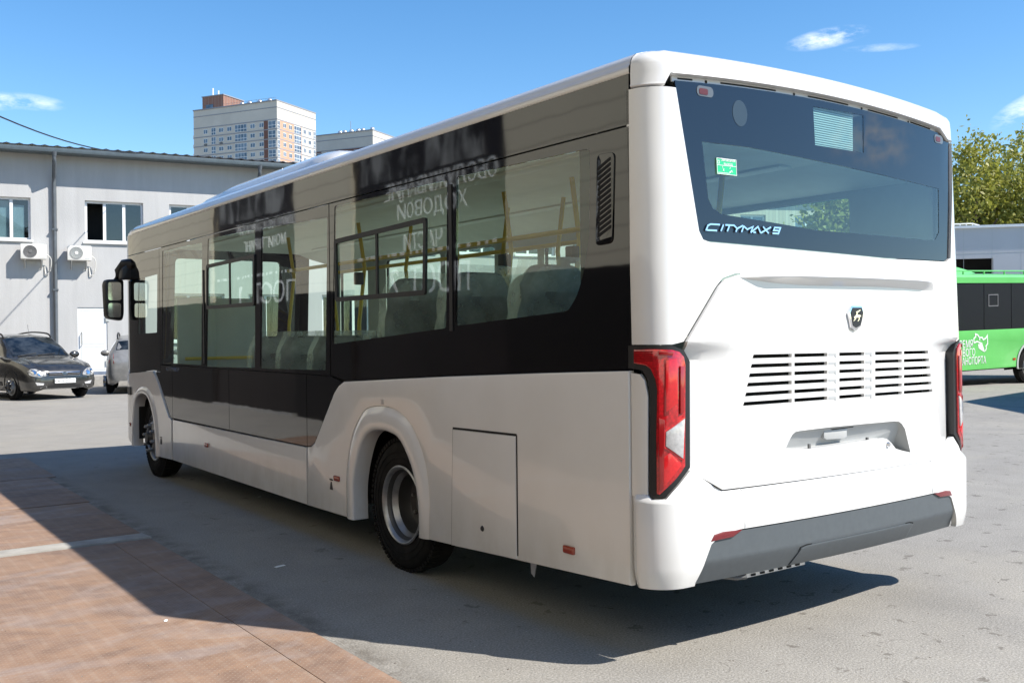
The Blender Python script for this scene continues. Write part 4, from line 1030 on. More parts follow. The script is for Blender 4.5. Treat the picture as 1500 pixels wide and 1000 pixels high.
def build_mirror():
    c = hit(168, 439, 1, 8.62); 
    lo = hit(154, 470, 1, 8.62); hi = hit(182, 408.5, 1, 8.62)
    f = lambda u, v, d: Vector((u, 8.62-d+.06*(u-c.x), v))
    P = rounded([(lo.x+.015, lo.z+.03), (hi.x-.02, lo.z), (hi.x, lo.z+.08), (hi.x, hi.z-.02), (hi.x-.03, hi.z), (lo.x+.02, hi.z-.01), (lo.x, hi.z-.06)], .05)
    h = zz(mk(P, f, .13, bevel=.03), 'wing_mirror', 'black_plastic', ang=50)
    zz(mk(rounded(rect(lo.x+.035, lo.z+.235, hi.x-.035, hi.z-.04), .03), f, .006, d0=.004), 'mirror_glass', 'chrome', h)
    zz(mk(rounded(rect(lo.x+.035, lo.z+.04, hi.x-.04, lo.z+.205), .03), f, .006, d0=.004), 'mirror_glass', 'chrome', h)
    a = [hit(172, 412, 1, 8.62), hit(176, 398, 1, 8.62), hit(184, 388, 1, 8.60), hit(192, 388, 1, 8.50)]
    zz(tube(bmesh.new(), [a[0]+Vector((0, .05, 0)), a[1]+Vector((0, .05, 0)), a[2]+Vector((0, .02, 0)), a[3], a[3]+Vector((.12, -.05, -.02))], [.05, .055, .07, .075, .06], 12), 'mirror_arm', 'black_plastic', h, ang=60)
    p = [hit(176, 410, 1, 8.5), hit(178, 395, 1, 8.5), hit(187, 384.5, 1, 8.5), hit(195, 389, 1, 8.5), hit(200, 409, 1, 8.5)]
    zz(mk(rounded([(q.x, q.z) for q in p], .03), lambda u, v, d: Vector((u, 8.46-d, v)), .12, bevel=.02), 'mirror_bracket', 'black_plastic', h)
build_mirror()

# ================================================================== WORKSHOP beside the bus (seen mirrored in its windows)
def build_workshop():
    X = -4.4
    w = thing('workshop_building', 'sand coloured workshop with dark lettered gates, mirrored in the side windows of the white bus', 'workshop', (X, 12, 0))
    f = lambda u, v, d: Vector((X+d, u, v))
    gates = [(7.26, 11.68), (14.06, 18.55)]
    rest = [(-14, 7.26), (11.68, 14.06), (18.55, 40)]
    ztop = 8.6; zp = 2.27
    bm = bmesh.new()
    for a, b in rest: panel(bm, rect(a, zp, b, 5.8), f, .4)
    for a, b in gates: panel(bm, rect(a, 5.4, b, 5.8), f, .4)
    obj('sky_blocking_wall', mk(rect(-14, 5.802, 40, ztop), f, .4, d0=.03), M['gate_brown'], w)  # unseen upper wall, added tall and dark to cut sky light
    obj('upper_wall', bm, M['sand_cladding'], w)
    bm = bmesh.new()
    for a, b in rest: panel(bm, rect(a, 0, b, zp-.003), f, .4, d0=.02)
    obj('lower_wall', bm, M['plinth_dark'], w)
    obj('roof', mk(rect(-14.2, ztop, 40.2, ztop+.25), f, 9, d0=.3), M['roof_metal'], w)
    obj('back_wall', bx((X-9, -14, 0), (X-8.8, 40, ztop)), M['sand_cladding'], w)
    for i, (a, b) in enumerate(gates):
        g = obj('gate', mk(rect(a, .0, b, 5.4), f, .08, d0=-.05), M['gate_brown'], w)
        obj('gate_threshold', mk(rect(a+.05, .0, b-.05, .045), f, .05, d0=.05), M['concrete_step'], w)
        rows = [('ОБСЛУЖИВАНИЕ', 3.60, .27, 7.5, 3.1), ('ХОДОВОЙ', 3.28, .24, 8.25, 2.0), ('ЧАСТИ', 2.79, .25, 8.9, 1.15), ('ПОСТ  2', 2.12, .42, 8.2, 2.3)] if i == 0 else \
               [('ДИАГНОСТИКА И', 3.62, .22, 14.1, 2.9), ('МОНИТОРИНГ', 3.26, .22, 14.5, 2.3), ('ПОСТ  1', 2.16, .42, 13.9+.2, 2.9)]
        for tx, z, size, y0, wd in rows:
            b_ = text_bm(tx, flat, size*1.36, 0, 0, .01); xs = [v.co.x for v in b_.verts]; k = wd/(max(xs)-min(xs)); x0 = min(xs)
            for v in b_.verts: v.co = f(y0+(v.co.x-x0)*k, z+v.co.y, -.048+v.co.z)
            obj('gate_lettering', b_, M['sign_white'], g)
        n = 18
        for k in range(n):
            rnd = random.Random(k*7+i); y = a+.25+(b-a-.5)*k/(n-1); wd = rnd.choice((.06, .10, .14))
            obj('gate_slit', mk(rect(y, 2.72, y+wd, 2.775), f, .01, d0=-.042), M['sign_white'], g)
        obj('strip_curtain', mk([(a+.5, 3.92), (b-.3, 3.92)]+[(b-.3-(b-a-.8)*q/12, 4.35+.22*random.Random(q+40*i).random()) for q in range(13)], f, .01, d0=-.042, ucuts=lin(a, b, 12)), M['curtain_strip'], g)
s = NT('curtain_strip'); s.set(Base_Color=s.ramp(s.noise(1.0, 4, .6, s.coord('Object', (1, 3.2, 1.1))), [(.45, (.02, .016, .015)), (.62, (.34, .34, .33))]), Roughness=.6)
M = MATS
build_workshop()

# ================================================================== GREY TWO-STOREY BUILDING
A0 = Vector((3.77, 30.3, 0)); UD = Vector((8.71, -1.5, 0)).normalized(); ND = UD.cross(Vector((0, 0, 1)))
if ND.y > 0: ND = -ND
LWm = lambda u, v, d: A0+UD*u+Vector((0, 0, v))+ND*d
def LW(px, py): return inv(LWm, px, py, 0, 4)
def build_grey_building():
    g = thing('office_building', 'grey stucco two-storey building with white windows and dark metal roof at the left', 'building', tuple(LWm(0, 0, 0)))
    ad = lambda bm, n, m, p=g, **k: obj(n, bm, M[m], p, **k)
    eave = LW(10, 222)[1]
    wins = []
    for q in (((-42, 290), (45, 291), (45, 352.5), (-42, 351.5)), ((124.5, 294), (210, 297), (210, 356.5), (124.5, 354)), ((248, 297.5), (332, 301.5), (332, 360), (248, 358))):
        P = [LW(*p) for p in q]; u0 = (P[0][0]+P[3][0])/2; u1 = (P[1][0]+P[2][0])/2; v0 = (P[2][1]+P[3][1])/2; v1 = (P[0][1]+P[1][1])/2; wins.append((u0, v0, u1, v1))
    v0 = wins[1][1]; v1 = wins[1][3]; du = wins[2][0]-wins[1][0]; wd = wins[1][2]-wins[1][0]
    wins = [(u0, v0, u1, v1) for u0, _, u1, _ in wins]
    k = 1; ul = wins[2][0]
    while ul+k*du < 24: wins.append((ul+k*du, v0, ul+k*du+wd, v1)); k += 1
    low = [(ul+k2*du, 1.35, ul+k2*du+wd, 2.95) for k2 in range(0, k)]
    dP = [LW(*p) for p in ((113.5, 450), (157, 450.5), (157, 547.5), (113.5, 547))]
    dr = (dP[0][0], dP[3][1], dP[1][0], dP[0][1])
    hol = [rect(*w) for w in wins+low]+[rect(*dr)]
    ad(wall_grid(bmesh.new(), -16, 0.0, 25, eave+.1, wins+low+[dr], LWm, .3), 'wall', 'grey_stucco')
    ad(bx((-16, .0, -9), (25, eave, -8.7), LWm), 'wall', 'grey_stucco'); ad(bx((24.7, 0, -8.7), (25, eave, -.3), LWm), 'wall', 'grey_stucco')
    ad(mk(rect(-16, .0, 25, .42), LWm, .06, d0=.06), 'plinth', 'plinth_blue')
    ad(bx((dr[0]-.5, 0, .06), (dr[2]+.5, dr[1]-.05, 1.1), LWm, bevel=.02), 'door_step', 'concrete_step')
    # inner dark room
    ad(bx((-16, .1, -3.0), (25, eave-.3, -2.9), LWm), 'inner_wall', 'seat_shell')
    def window(u0, v0, u1, v1, idx):
        w = ad(mk(rect(u0, v0, u1, v1), LWm, .07, holes=[rect(u0+.07, v0+.07, u1-.07, v1-.07)], d0=-.12), 'window', 'pvc_white')
        n = 3 if u1-u0 < 2.0 else 3; wd = (u1-u0)/n
        for i in range(1, n): ad(mk(rect(u0+wd*i-.045, v0+.07, u0+wd*i+.045, v1-.07), LWm, .06, d0=-.115), 'mullion', 'pvc_white', w)
        for i in range(n):
            a = u0+wd*i+(.07 if i == 0 else .045); b = u0+wd*(i+1)-(.07 if i == n-1 else .045)
            if idx == 1 and i == 0:
                continue
            ad(mk(rect(a, v0+.07, b, v1-.07), LWm, .01, d0=-.15), 'window_pane', 'house_glass', w)
        ad(mk(rect(u0-.06, v0-.06, u1+.06, v0-.003), LWm, .2, d0=.07, bevel=.008), 'sill', 'pvc_white', w)
        if idx == 0:
            ad(mk(rect(u1-wd+.05, v0+.07, u1-.18, v1-.22), LWm, .01, d0=-.20), 'blind', 'curtain_white', w); ad(mk(rect(u0+.1, v0+.07, u1-wd-.06, v1-.1), LWm, .01, d0=-.22), 'blind', 'curtain_white', w)
        if idx == 1: ad(mk(rect(u0+.02, v0+.05, u0+wd-.03, v1-.05), LWm, .05, d0=-.9), 'dark_interior', 'dark_void', w)
        if idx == 9: ad(mk(rect(u0+.1, v0+.07, u1-.1, v1-.1), LWm, .01, d0=-.3), 'blind', 'curtain_white', w)
    for i, w in enumerate(wins): window(*w, i)
    for i, w in enumerate(low): window(*w, 20)
    # white door
    d = ad(mk(rect(*dr), LWm, .06, d0=-.03), 'door', 'pvc_white')
    bm = bmesh.new(); u0, v0_, u1, v1_ = dr; m = v0_+(v1_-v0_)*.42
    for r_ in ((u0+.1, m+.05, u1-.1, v1_-.1), (u0+.1, v0_+.1, u1-.1, m-.05)):
        pts = [(r_[0], r_[1]), (r_[2], r_[1]), (r_[2], r_[3]), (r_[0], r_[3]), (r_[0], r_[1])]; stroke(bm, pts, .018, LWm, .004, -.0305)
    ad(bm, 'door_moulding', 'inner_grey', d)
    ad(tb([LWm(u0+.12, m+.02, -.03), LWm(u0+.12, m+.02, .05), LWm(u0+.12, m+.42, .05), LWm(u0+.12, m+.42, -.03)], .018), 'door_handle', 'silver_paint', d)
    for z in (v0_+.25, v1_-.45): ad(bx((u1-.05, z, -.04), (u1+.05, z+.16, .02), LWm), 'door_hinge', 'inner_grey', d)
    # eaves: gutter, soffit and profiled roof sheet
    ov = .62
    ad(mk(rect(-16, eave-.02, 25, eave+.04), LWm, ov+.2, d0=ov-.1), 'soffit', 'gutter_metal')
    prof = [(ov-.12, .14), (ov-.11, -.0), (ov-.04, -.06), (ov+.05, -.03), (ov+.07, .05), (ov+.06, .10), (ov+.045, .10), (ov+.04, .0)]
    ad(loft(bmesh.new(), [[LWm(u, eave+z, d_) for d_, z in prof] for u in (-16, 4, 25)]), 'gutter', 'gutter_metal')
    rows = []; n = int(41/.0583)
    for d_, z, st in ((ov+.05, .12, 0), (ov+.045, .15, 0), (ov-.30, .185, 0), (ov-.305, .20, 0), (-4.4, .66, 0)):
        rows.append([LWm(-16+.0583*i, eave+z+.035*max(0, math.cos(2*PI*i/6)), d_) for i in range(n)])
    ad(loft(bmesh.new(), rows), 'roof', 'roof_metal', ang=20)
    ad(bx((-16, eave+.60, -9), (25, eave+.68, -4.3), LWm), 'roof', 'roof_metal')
    # downpipes
    for px in (81, 377):
        u = LW(px, 400)[0]; t = eave
        h = bmesh.new(); tube(h, [LWm(u, t-.02, ov-.02), LWm(u, t-.16, ov-.02)], [.10, .06], 10)
        tube(h, [LWm(u, t-.12, ov-.02), LWm(u, t-.3, ov-.04), LWm(u, t-.72, .14), LWm(u, t-.92, .09), LWm(u, .32, .09), LWm(u, .2, .16)], .062, 10)
        p = ad(h, 'downpipe', 'pipe_metal', ang=50)
        for z in (1.2, 3.0, 4.9): ad(bx((u-.085, z, 0), (u+.085, z+.05, .16), LWm), 'pipe_clip', 'pipe_metal', p)
    # cable entry
    # ---- two outdoor air conditioner units
    for i, (q0, q1, lab) in enumerate((((30, 358.5), (68, 381), 'white outdoor air conditioner left of the dark downpipe under the blinded window'), ((98, 361), (133, 383), 'white outdoor air conditioner right of the dark downpipe under the open window'))):
        a = LW(*q0); b = LW(*q1); u0, u1, v0_, v1_ = a[0], b[0], b[1], a[1]
        o = thing('air_conditioner', lab, 'air conditioner', tuple(LWm((u0+u1)/2, v0_, .2)), group='air conditioner units on the grey wall')
        obj('casing', bx((u0, v0_, .10), (u1, v1_, .42), LWm, bevel=.02), M['ac_white'], o)
        cu = u0+(u1-u0)*.37; cv = (v0_+v1_)/2; rr = (v1_-v0_)*.40
        obj('fan_guard', lathe(bmesh.new(), [(rr*1.03, .418), (rr*1.03, .432), (rr*.97, .432), (rr*.95, .424), (0, .424)], lambda x, y, d_: LWm(cu+x, cv+y, d_), 24), M['fan_grey'], o)
        bm = bmesh.new()
        for k in range(5): lathe(bm, [(rr*(.25+.17*k), .425), (rr*(.25+.17*k)+.012, .434), (rr*(.25+.17*k)+.02, .425)], lambda x, y, d_: LWm(cu+x, cv+y, d_), 24)
        obj('guard_ring', bm, M['inner_grey'] if i else M['fan_grey'], o)
        obj('fan_hub', lathe(bmesh.new(), [(rr*.3, .43), (rr*.28, .44), (0, .442)], lambda x, y, d_: LWm(cu+x, cv+y, d_), 16), M['ac_white'] if i else M['fan_grey'], o)
        obj('side_cover', mk(rounded(rect(u0+(u1-u0)*.74, v0_+.06, u1-.03, v1_-.06), .02), LWm, .01, d0=.428), M['sign_white'], o)
        for u in (u0+.12, u1-.14): obj('bracket', tb([LWm(u, v0_-.28, .02), LWm(u, v0_-.02, .02), LWm(u, v0_-.015, .42), LWm(u, v0_-.25, .03)], .014, 6), M['ac_white'], o)
        obj('refrigerant_hose', tb(smooth([LWm(u1-.02, v0_+.18, .25), LWm(u1+.13, v0_+.02, .16), LWm(u1+.10, v0_-.35, .08), LWm(u1-.02, v0_-.45, .05), LWm(u1-.05, v0_-.2, .02)], 4), .016, 6), M['ac_white'], o)
    # ---- overhead cable
    pts = []; P0 = ray(-60, 143); P1 = ray(217, 224.5)
    a = CAM+P0*18; b = CAM+P1*31.0
    for i in range(15):
        t = i/14; q = a.lerp(b, t); q.z -= .30*4*t*(1-t); pts.append(q)
    tag(obj('overhead_cable', tb(pts, .016, 6), M['black_plastic']), 'thin dark cable sagging across the sky down to the dark metal roof edge', 'cable')
build_grey_building()

# ================================================================== TOWER BLOCKS
def tower(px, ptop, zc, lens, hgt_label, dark, lab, vis_left, vis_right, ws):
    """corner at pixel column px, zc metres away; faces run left and right"""
    c = CAM+ray(px, ptop)*zc; H = c.z; base = Vector((c.x, c.y, 0))
    r2 = Vector((math.cos(YAW), -math.sin(YAW), 0)); f2 = Vector((math.sin(YAW), math.cos(YAW), 0))
    dl = (r2*-30.6+f2*13.7).normalized(); dr = Vector((0, 0, 1)).cross(dl); dr = dr if dr.dot(f2) > 0 else -dr
    Lm = plane(base, dl, -dr); Rm_ = plane(base, dr, -dl)
    t = thing('apartment_tower', lab, 'apartment tower', tuple(base), group='apartment towers behind the grey building')
    ad = lambda bm, n, m, p=t: obj(n, bm, M[m], p)
    LL, LR = lens
    bm = bmesh.new(); loft(bm, [[base+v+Vector((0, 0, z)) for v in (Vector((0, 0, 0)), dl*LL, dl*LL+dr*LR, dr*LR, Vector((0, 0, 0)))] for z in (0, H)])
    ad(bm, 'wall', 'tower_cream')
    ad(bx((-.1, H-.1, -LR-.1), (LL+.1, H+.25, .25), Lm), 'parapet', 'tower_band')
    fl = 3.0; ztop = H-6.0
    for z in (H-2.2, ): 
        ad(bx((0, z, -.02), (LL, z+.25, .06), Lm), 'floor_band', 'tower_band'); ad(bx((-.06, z, -.02), (LR, z+.25, .06), Rm_), 'floor_band', 'tower_band')
    nf = 9
    for i in range(nf+1):
        z = ztop-i*fl; ad(bx((0, z, -.02), (LL, z+.28, .07), Lm), 'floor_band', 'tower_band'); ad(bx((-.07, z, -.02), (LR, z+.28, .07), Rm_), 'floor_band', 'tower_band')
    zl = ztop-nf*fl
    for u0, u1, m in vis_left[0]: ad(mk(rect(u0*LL, zl, u1*LL, ztop-.02), Lm, .1, d0=.035), 'facade_strip', m)
    for u0, u1, m in vis_right[0]: ad(mk(rect(u0*LR, zl, u1*LR, ztop-.02), Rm_, .1, d0=.035), 'facade_strip', m)
    rnd = random.Random(ws); count = 0
    for F, L_, cols in ((Lm, LL, vis_left[1]), (Rm_, LR, vis_right[1])):
        for i in range(8):
            zb = ztop-(i+1)*fl
            for uc, wd, kind in cols:
                u = uc*L_
                if kind == 'w': v0, v1, n = zb+1.0, zb+2.45, 2
                else: v0, v1, n = zb+.40, zb+2.75, max(2, int(wd/1.0))
                if count < 96:
                    w = ad(mk(rect(u-wd/2, v0, u+wd/2, v1), F, .1, d0=.10), 'window', 'tower_frame'); count += 1
                    bm = bmesh.new()
                    for k in range(n):
                        a = u-wd/2+wd*k/n+.07; b = u-wd/2+wd*(k+1)/n-.07
                        rows_ = ((v0+.12, v1-.12),) if kind == 'w' else ((v0+.1, v0+.9), (v0+1.05, v1-.1))
                        for q0, q1 in rows_: panel(bm, rect(a, q0, b, q1), F, .02, d0=.115)
                    ad(bm, 'pane', 'tower_glass', w)
                    if kind == 'w' and rnd.random() < .22:
                        ad(bx((u-.45, v0-.75, .05), (u+.45, v0-.15, .4), F), 'cooler_box', 'fan_grey', w)
    return t, Lm, Rm_, H
def build_towers():
    s = NT('tower_glass'); s.set(Base_Color=s.ramp(s.noise(.35, 2), [(.35, (.05, .07, .10)), (.65, (.16, .20, .25))]), Roughness=.08, IOR=1.8)
    L = lambda x: (992-x)/(992-55)
    colsL = [(L(196), 1.6, 'w'), (L(287), 1.7, 'b'), (L(374), 1.8, 'w'), (L(468), 1.8, 'w'), (L(596), 4.7, 'b'), (L(727), 1.8, 'w'), (L(825), 1.7, 'w'), (L(940), 2.9, 'b')]
    Rr = lambda x: (x-1000)/(1455-1000)
    colsR = [(.035, 1.2, 'b'), (Rr(1082), 1.5, 'w'), (Rr(1148), 1.5, 'w'), (Rr(1234), 3.7, 'b'), (Rr(1318), 1.4, 'w'), (Rr(1378), 1.5, 'w'), (Rr(1436), 1.2, 'b')]
    t, Lm, Rm_, H = tower(405.5, 147, 305, (33.5, 20.5), 0, 0, 'tall cream apartment tower with peach right face and brick box on its roof', ([(L(893), L(848), 'tower_brown')], colsL), ([(.07, .42, 'tower_peach'), (.59, .62, 'tower_peach')], colsR), 3)
    ad = lambda bm, n, m, p=t: obj(n, bm, M[m], p)
    b = bx((22.8, H+.2, -12), (31.5, H+4.6, -2), Lm); rb = ad(b, 'roof_house', 'brick_red'); ad(bx((22.6, H+4.6, -12.2), (31.7, H+4.9, -1.8), Lm), 'roof_slab', 'tower_band', rb)
    ad(bx((27, H+.6, -2), (30, H+2.0, -1.9), Lm), 'roof_window', 'tower_glass', rb)
    for u, d in ((28.8, 3.0), (26.5, 2.0)): ad(tb([Lm(u, H+4.8, -4), Lm(u, H+4.8+d, -4)], .25, 6), 'vent_pipe', 'tower_frame', rb)
    for u in (5, 9, 13, 16): 
        b = bmesh.new(); bmesh.ops.create_icosphere(b, subdivisions=2, radius=.9, matrix=Matrix.Translation(Lm(u, H+.9, -3))); ad(b, 'roof_cowl', 'silver_paint')
    bm = bmesh.new()
    for i in range(12): tube(bm, [Lm(1+i*1.9, H+.2, -.8), Lm(1+i*1.9, H+1.2, -.8)], .04, 5)
    tube(bm, [Lm(1, H+1.2, -.8), Lm(22, H+1.2, -.8)], .04, 5); ad(bm, 'roof_railing', 'tower_band')
    for i in range(8): ad(bx((33.5, H-6-(i+1)*3+.1, -4), (34.7, H-6-(i+1)*3+1.3, -1), Lm), 'balcony', 'tower_frame')
    t2, Lm, Rm_, H2 = tower(546, 190.5, 352, (26, 24), 0, 0, 'lower farther apartment tower just right of the tall one, cut off by the bus roof', ([(.0, .62, 'tower_brown'), (.86, .97, 'tower_brown')], [(.07, 1.6, 'w'), (.28, 1.8, 'w'), (.45, 1.8, 'w'), (.68, 4.6, 'b'), (.90, 1.8, 'w')]), ([], [(.2, 1.6, 'w'), (.5, 3.0, 'b'), (.8, 1.6, 'w')]), 5)
    for u in (2, 6, 8, 11, 14, 16):
        b = bmesh.new(); bmesh.ops.create_icosphere(b, subdivisions=2, radius=.95, matrix=Matrix.Translation(Lm(u, H2+.9, -3))); obj('roof_cowl', b, M['silver_paint'], t2)
    for u, d in ((12, 14), (21, 3), (19, 2.2)): obj('antenna', tb([Lm(u, H2+.2, -4), Lm(u, H2+d*.35+.2, -4)], .10, 5), M['tower_band'], t2)
build_towers()

# ================================================================== TREES
def tree(x, y, h, rad, n, leaf, lab, seed, z0=.25, mat='leaf_spring'):
    rnd = random.Random(seed)
    t = thing('tree', lab, 'tree', (x, y, 0), group='trees beyond the yard')
    bm = bmesh.new(); tr = [Vector((x, y, -.1))]
    for i in range(1, 7): tr.append(Vector((x+rnd.uniform(-.2, .2)*i*.4, y+rnd.uniform(-.2, .2)*i*.4, h*.115*i)))
    tube(bm, tr, [h*.030*(1-.13*i) for i in range(7)], 8)
    tips = []
    for k in range(16):
        i = rnd.randint(1, 6); b0 = tr[i]; a = rnd.uniform(0, 2*PI); l = rad*rnd.uniform(.6, 1.05)*(1 if i < 5 else .7)
        p = [b0, b0+Vector((math.cos(a)*l*.5, math.sin(a)*l*.5, l*.25)), b0+Vector((math.cos(a)*l*.85, math.sin(a)*l*.85, l*.5))]
        tube(bm, p, [h*.012, h*.008, h*.003], 5); tips.append(p[2]); tips.append(p[1].lerp(p[2], .5))
    obj('trunk', bm, M['bark'], t)
    bm = bmesh.new(); cz = h*(1+z0)/2; rz = h*(1-z0)/2
    cl = []
    for _ in range(n//26):
        while True:
            v = Vector((rnd.uniform(-1, 1), rnd.uniform(-1, 1), rnd.uniform(-1, 1)))
            if .18 < v.length < 1: break
        sc_ = (.75+.45*noise.noise(v*1.7+Vector((seed, 0, 0)))); wz = 1 if v.z < .2 else 1-.25*v.z
        cl.append((Vector((x+v.x*rad*sc_*wz*1.15, y+v.y*rad*sc_*wz*1.15, cz+v.z*rz*(.85+.25*noise.noise(v*2.3+Vector((0, seed, 0)))))), rnd.uniform(.18, .5)))
    for c, r in cl:
        up = rnd.uniform(1.0, 1.9)
        for _ in range(26):
            p = c+Vector((rnd.gauss(0, r), rnd.gauss(0, r), rnd.gauss(0, r*up*.75)))
            a = Vector((rnd.gauss(0, 1), rnd.gauss(0, 1), rnd.gauss(0, 1))).normalized(); b = a.cross(Vector((rnd.gauss(0, 1), rnd.gauss(0, 1), rnd.gauss(0, 1)))).normalized(); s = leaf*rnd.uniform(.6, 1.3)
            bm.faces.new([bm.verts.new(p+a*s), bm.verts.new(p+b*s*.55), bm.verts.new(p-a*s), bm.verts.new(p-b*s*.55)])
    o = obj('crown', bm, M[mat], t, recalc=False)
    return t
def at(px, z): return CAM+ray(px, 490)*z
for px, z, h, rad, n, lf, lab, sd_, m in ((1432, 62, 14.4, 3.6, 9500, .15, 'leafy spring tree right behind the white bus, tops the pale wall', 11, 'leaf_spring'), (1497, 66, 15.8, 4.3, 9500, .16, 'broad yellow-green tree at the right edge of the photo, above the pale wall', 23, 'leaf_spring'),
        (1548, 60, 13.2, 4.0, 8000, .15, 'leafy tree mostly cut off beyond the right edge of the photo', 31, 'leaf_spring'), (1395, 70, 13.0, 4.0, 7000, .16, 'spring tree hidden mostly behind the rear corner of the white bus', 45, 'leaf_spring')):
    p = at(px, z); tree(p.x, p.y, h, rad, n, lf, lab, sd_, .2, m)

# ================================================================== PALE HALL and BEIGE HOUSE
def build_right_buildings():
    a = CAM+ray(1330, 490)*45; b = CAM+ray(1640, 490)*43; a.z = b.z = 0
    f = plane(a, b-a); L = (b-a).length; n = (b-a).normalized().cross(Vector((0, 0, 1)))
    if n.dot(c_f) > 0: f = plane(a, b-a, -n)
    h = thing('storage_hall', 'pale flat-fronted hall with a dark opening behind the green bus', 'hall', tuple(a))
    top = inv(f, 1450, 333.5, 3, 5)[1]
    P = [inv(f, *p, 3, 5) for p in ((1395, 379), (1455, 378), (1455, 420), (1395, 420))]
    op = rect(P[0][0], .02, P[1][0], P[1][1])
    obj('wall', mk(rect(-1, 0, L, top), f, .2, holes=[op]), M['panel_white'], h)
    obj('opening', mk(rect(P[0][0]-.3, .02, P[1][0]+.3, P[1][1]+.1), f, .1, d0=-1.6), M['dark_void'], h)
    bm = bmesh.new()
    for i in range(10): stroke(bm, [(i*1.2, .1), (i*1.2, top)], .012, f, .003, .0)
    obj('panel_joint', bm, M['inner_grey'], h)
    bm = bmesh.new(); stroke(bm, [(0, inv(f, 1450, 372, 3, 5)[1]), (L, inv(f, 1450, 372, 3, 5)[1]+.1)], .02, f, .003, .001); obj('panel_joint', bm, M['inner_grey'], h)
    obj('roof', mk(rect(-1, top, L, top+.12), f, 8, d0=.1), M['pvc_white'], h); obj('wall', bx((-1, 0, -8), (L, top, -7.8), f), M['panel_white'], h)
    r = [inv(f, 1400, 331, 3, 5), inv(f, 1438, 331.5, 3, 5)]
    bm = bmesh.new(); tube(bm, [f(r[0][0], top+.25, -.4), f(r[1][0]-.3, top+.25, -.4), f(r[1][0], top+.15, -.4)], .03, 6)
    for i in range(4): tube(bm, [f(r[0][0]+(r[1][0]-r[0][0]-.3)*i/3, top+.1, -.4), f(r[0][0]+(r[1][0]-r[0][0]-.3)*i/3, top+.25, -.4)], .02, 5)
    obj('roof_railing', bm, M['pvc_white'], h)
    # beige brick house that shows through the glass of the white bus
    a = CAM+ray(880, 490)*41; b = CAM+ray(1300, 490)*44; a.z = b.z = 0; n = (b-a).normalized().cross(Vector((0, 0, 1))); n = -n if n.dot(c_f) > 0 else n
    f = plane(a, b-a, n); L = (b-a).length
    h = thing('brick_house', 'beige brick house glimpsed through the rear window of the white bus', 'house', tuple(a))
    ws = []
    for i in range(5):
        for z in (1.2, 4.9): ws.append((1.2+i*2.6, z, 2.4+i*2.6, z+1.7))
    obj('wall', wall_grid(bmesh.new(), 0, 0, L, 7.6, ws, f, .3), M['brick_beige'], h)
    obj('roof', mk(rect(-.4, 7.6, L+.4, 7.9), f, 8, d0=.4), M['roof_metal'], h); obj('wall', bx((0, 0, -7), (L, 7.6, -6.8), f), M['brick_beige'], h)
    for w in ws:
        q = obj('window', mk(rect(*w), f, .06, holes=[rect(w[0]+.08, w[1]+.08, (w[0]+w[2])/2-.04, w[3]-.08), rect((w[0]+w[2])/2+.04, w[1]+.08, w[2]-.08, w[3]-.08)], d0=-.12), M['pvc_white'], h)
        obj('window_pane', mk(rect(*w), f, .02, d0=-.16), M['tower_glass'], q)
    p = at(1245, 36); tree(p.x, p.y, 7.5, 2.4, 6000, .13, 'small tree in front of the beige brick house, seen through the bus rear window', 57, .15)
build_right_buildings()

# ================================================================== PARKED CARS
from mathutils.bvhtree import BVHTree
CAR_ST = [  # y, sill z/w, mid z/w, shoulder z/w, top edge z/w, centre top
    (0.00, .30, .52, .48, .60, .62, .56, .66, .42, .685), (.05, .25, .70, .48, .76, .69, .68, .735, .52, .765), (.14, .22, .78, .48, .84, .76, .76, .81, .60, .84), (.38, .21, .83, .52, .885, .87, .82, .905, .64, .935),
    (.85, .21, .85, .58, .90, .97, .845, .995, .66, 1.025), (1.12, .21, .86, .60, .91, 1.01, .85, 1.035, .72, 1.075), (1.5, .21, .86, .62, .915, 1.03, .855, 1.30, .69, 1.34), (1.95, .21, .86, .62, .915, 1.05, .855, 1.535, .635, 1.585),
    (2.6, .21, .86, .62, .915, 1.07, .855, 1.60, .61, 1.655), (3.4, .22, .86, .64, .91, 1.09, .845, 1.59, .60, 1.64), (4.05, .24, .84, .66, .88, 1.10, .81, 1.50, .57, 1.545), (4.33, .27, .80, .66, .84, 1.06, .77, 1.17, .64, 1.20), (4.48, .32, .70, .66, .76, .96, .70, 1.0, .56, 1.02), (4.53, .38, .6, .62, .66, .85, .6, .88, .45, .89)]
def car_shell(scale=(1, 1, 1)):
    rows = []
    for y, zs, ws, zm, wm, zb, wb, zt, wt, zc in CAR_ST:
        hf = [(ws*.86, zs-.01), (ws, zs+.03), (wm*.985, (zs+zm)/2), (wm, zm), ((wm+wb)/2+.012, (zm+zb)/2+.02), (wb, zb), (wb*.985, zb+.02*(1 if zt-zb > .08 else .2)), ((wb+wt)/2*1.015, (zb+zt)/2), (wt, zt-.01), (wt*.93, zt+(zc-zt)*.35), (wt*.6, zt+(zc-zt)*.75), (0, zc)]
        sec = [Vector((-x, y, z)) for x, z in hf]+[Vector((x, y, z)) for x, z in hf[-2::-1]]
        rows.append([Vector((p.x*scale[0], p.y*scale[1], p.z*scale[2])) for p in sec])
    bm = loft(bmesh.new(), rows); bm.faces.new([v for v in bm.verts][:len(rows[0])]); bm.verts.ensure_lookup_table(); bm.faces.new([bm.verts[-1-i] for i in range(len(rows[0]))])
    bmesh.ops.subdivide_edges(bm, edges=[e for e in bm.edges], cuts=1, use_grid_fill=True, smooth=.6)
    bmesh.ops.recalc_face_normals(bm, faces=bm.faces)
    return bm
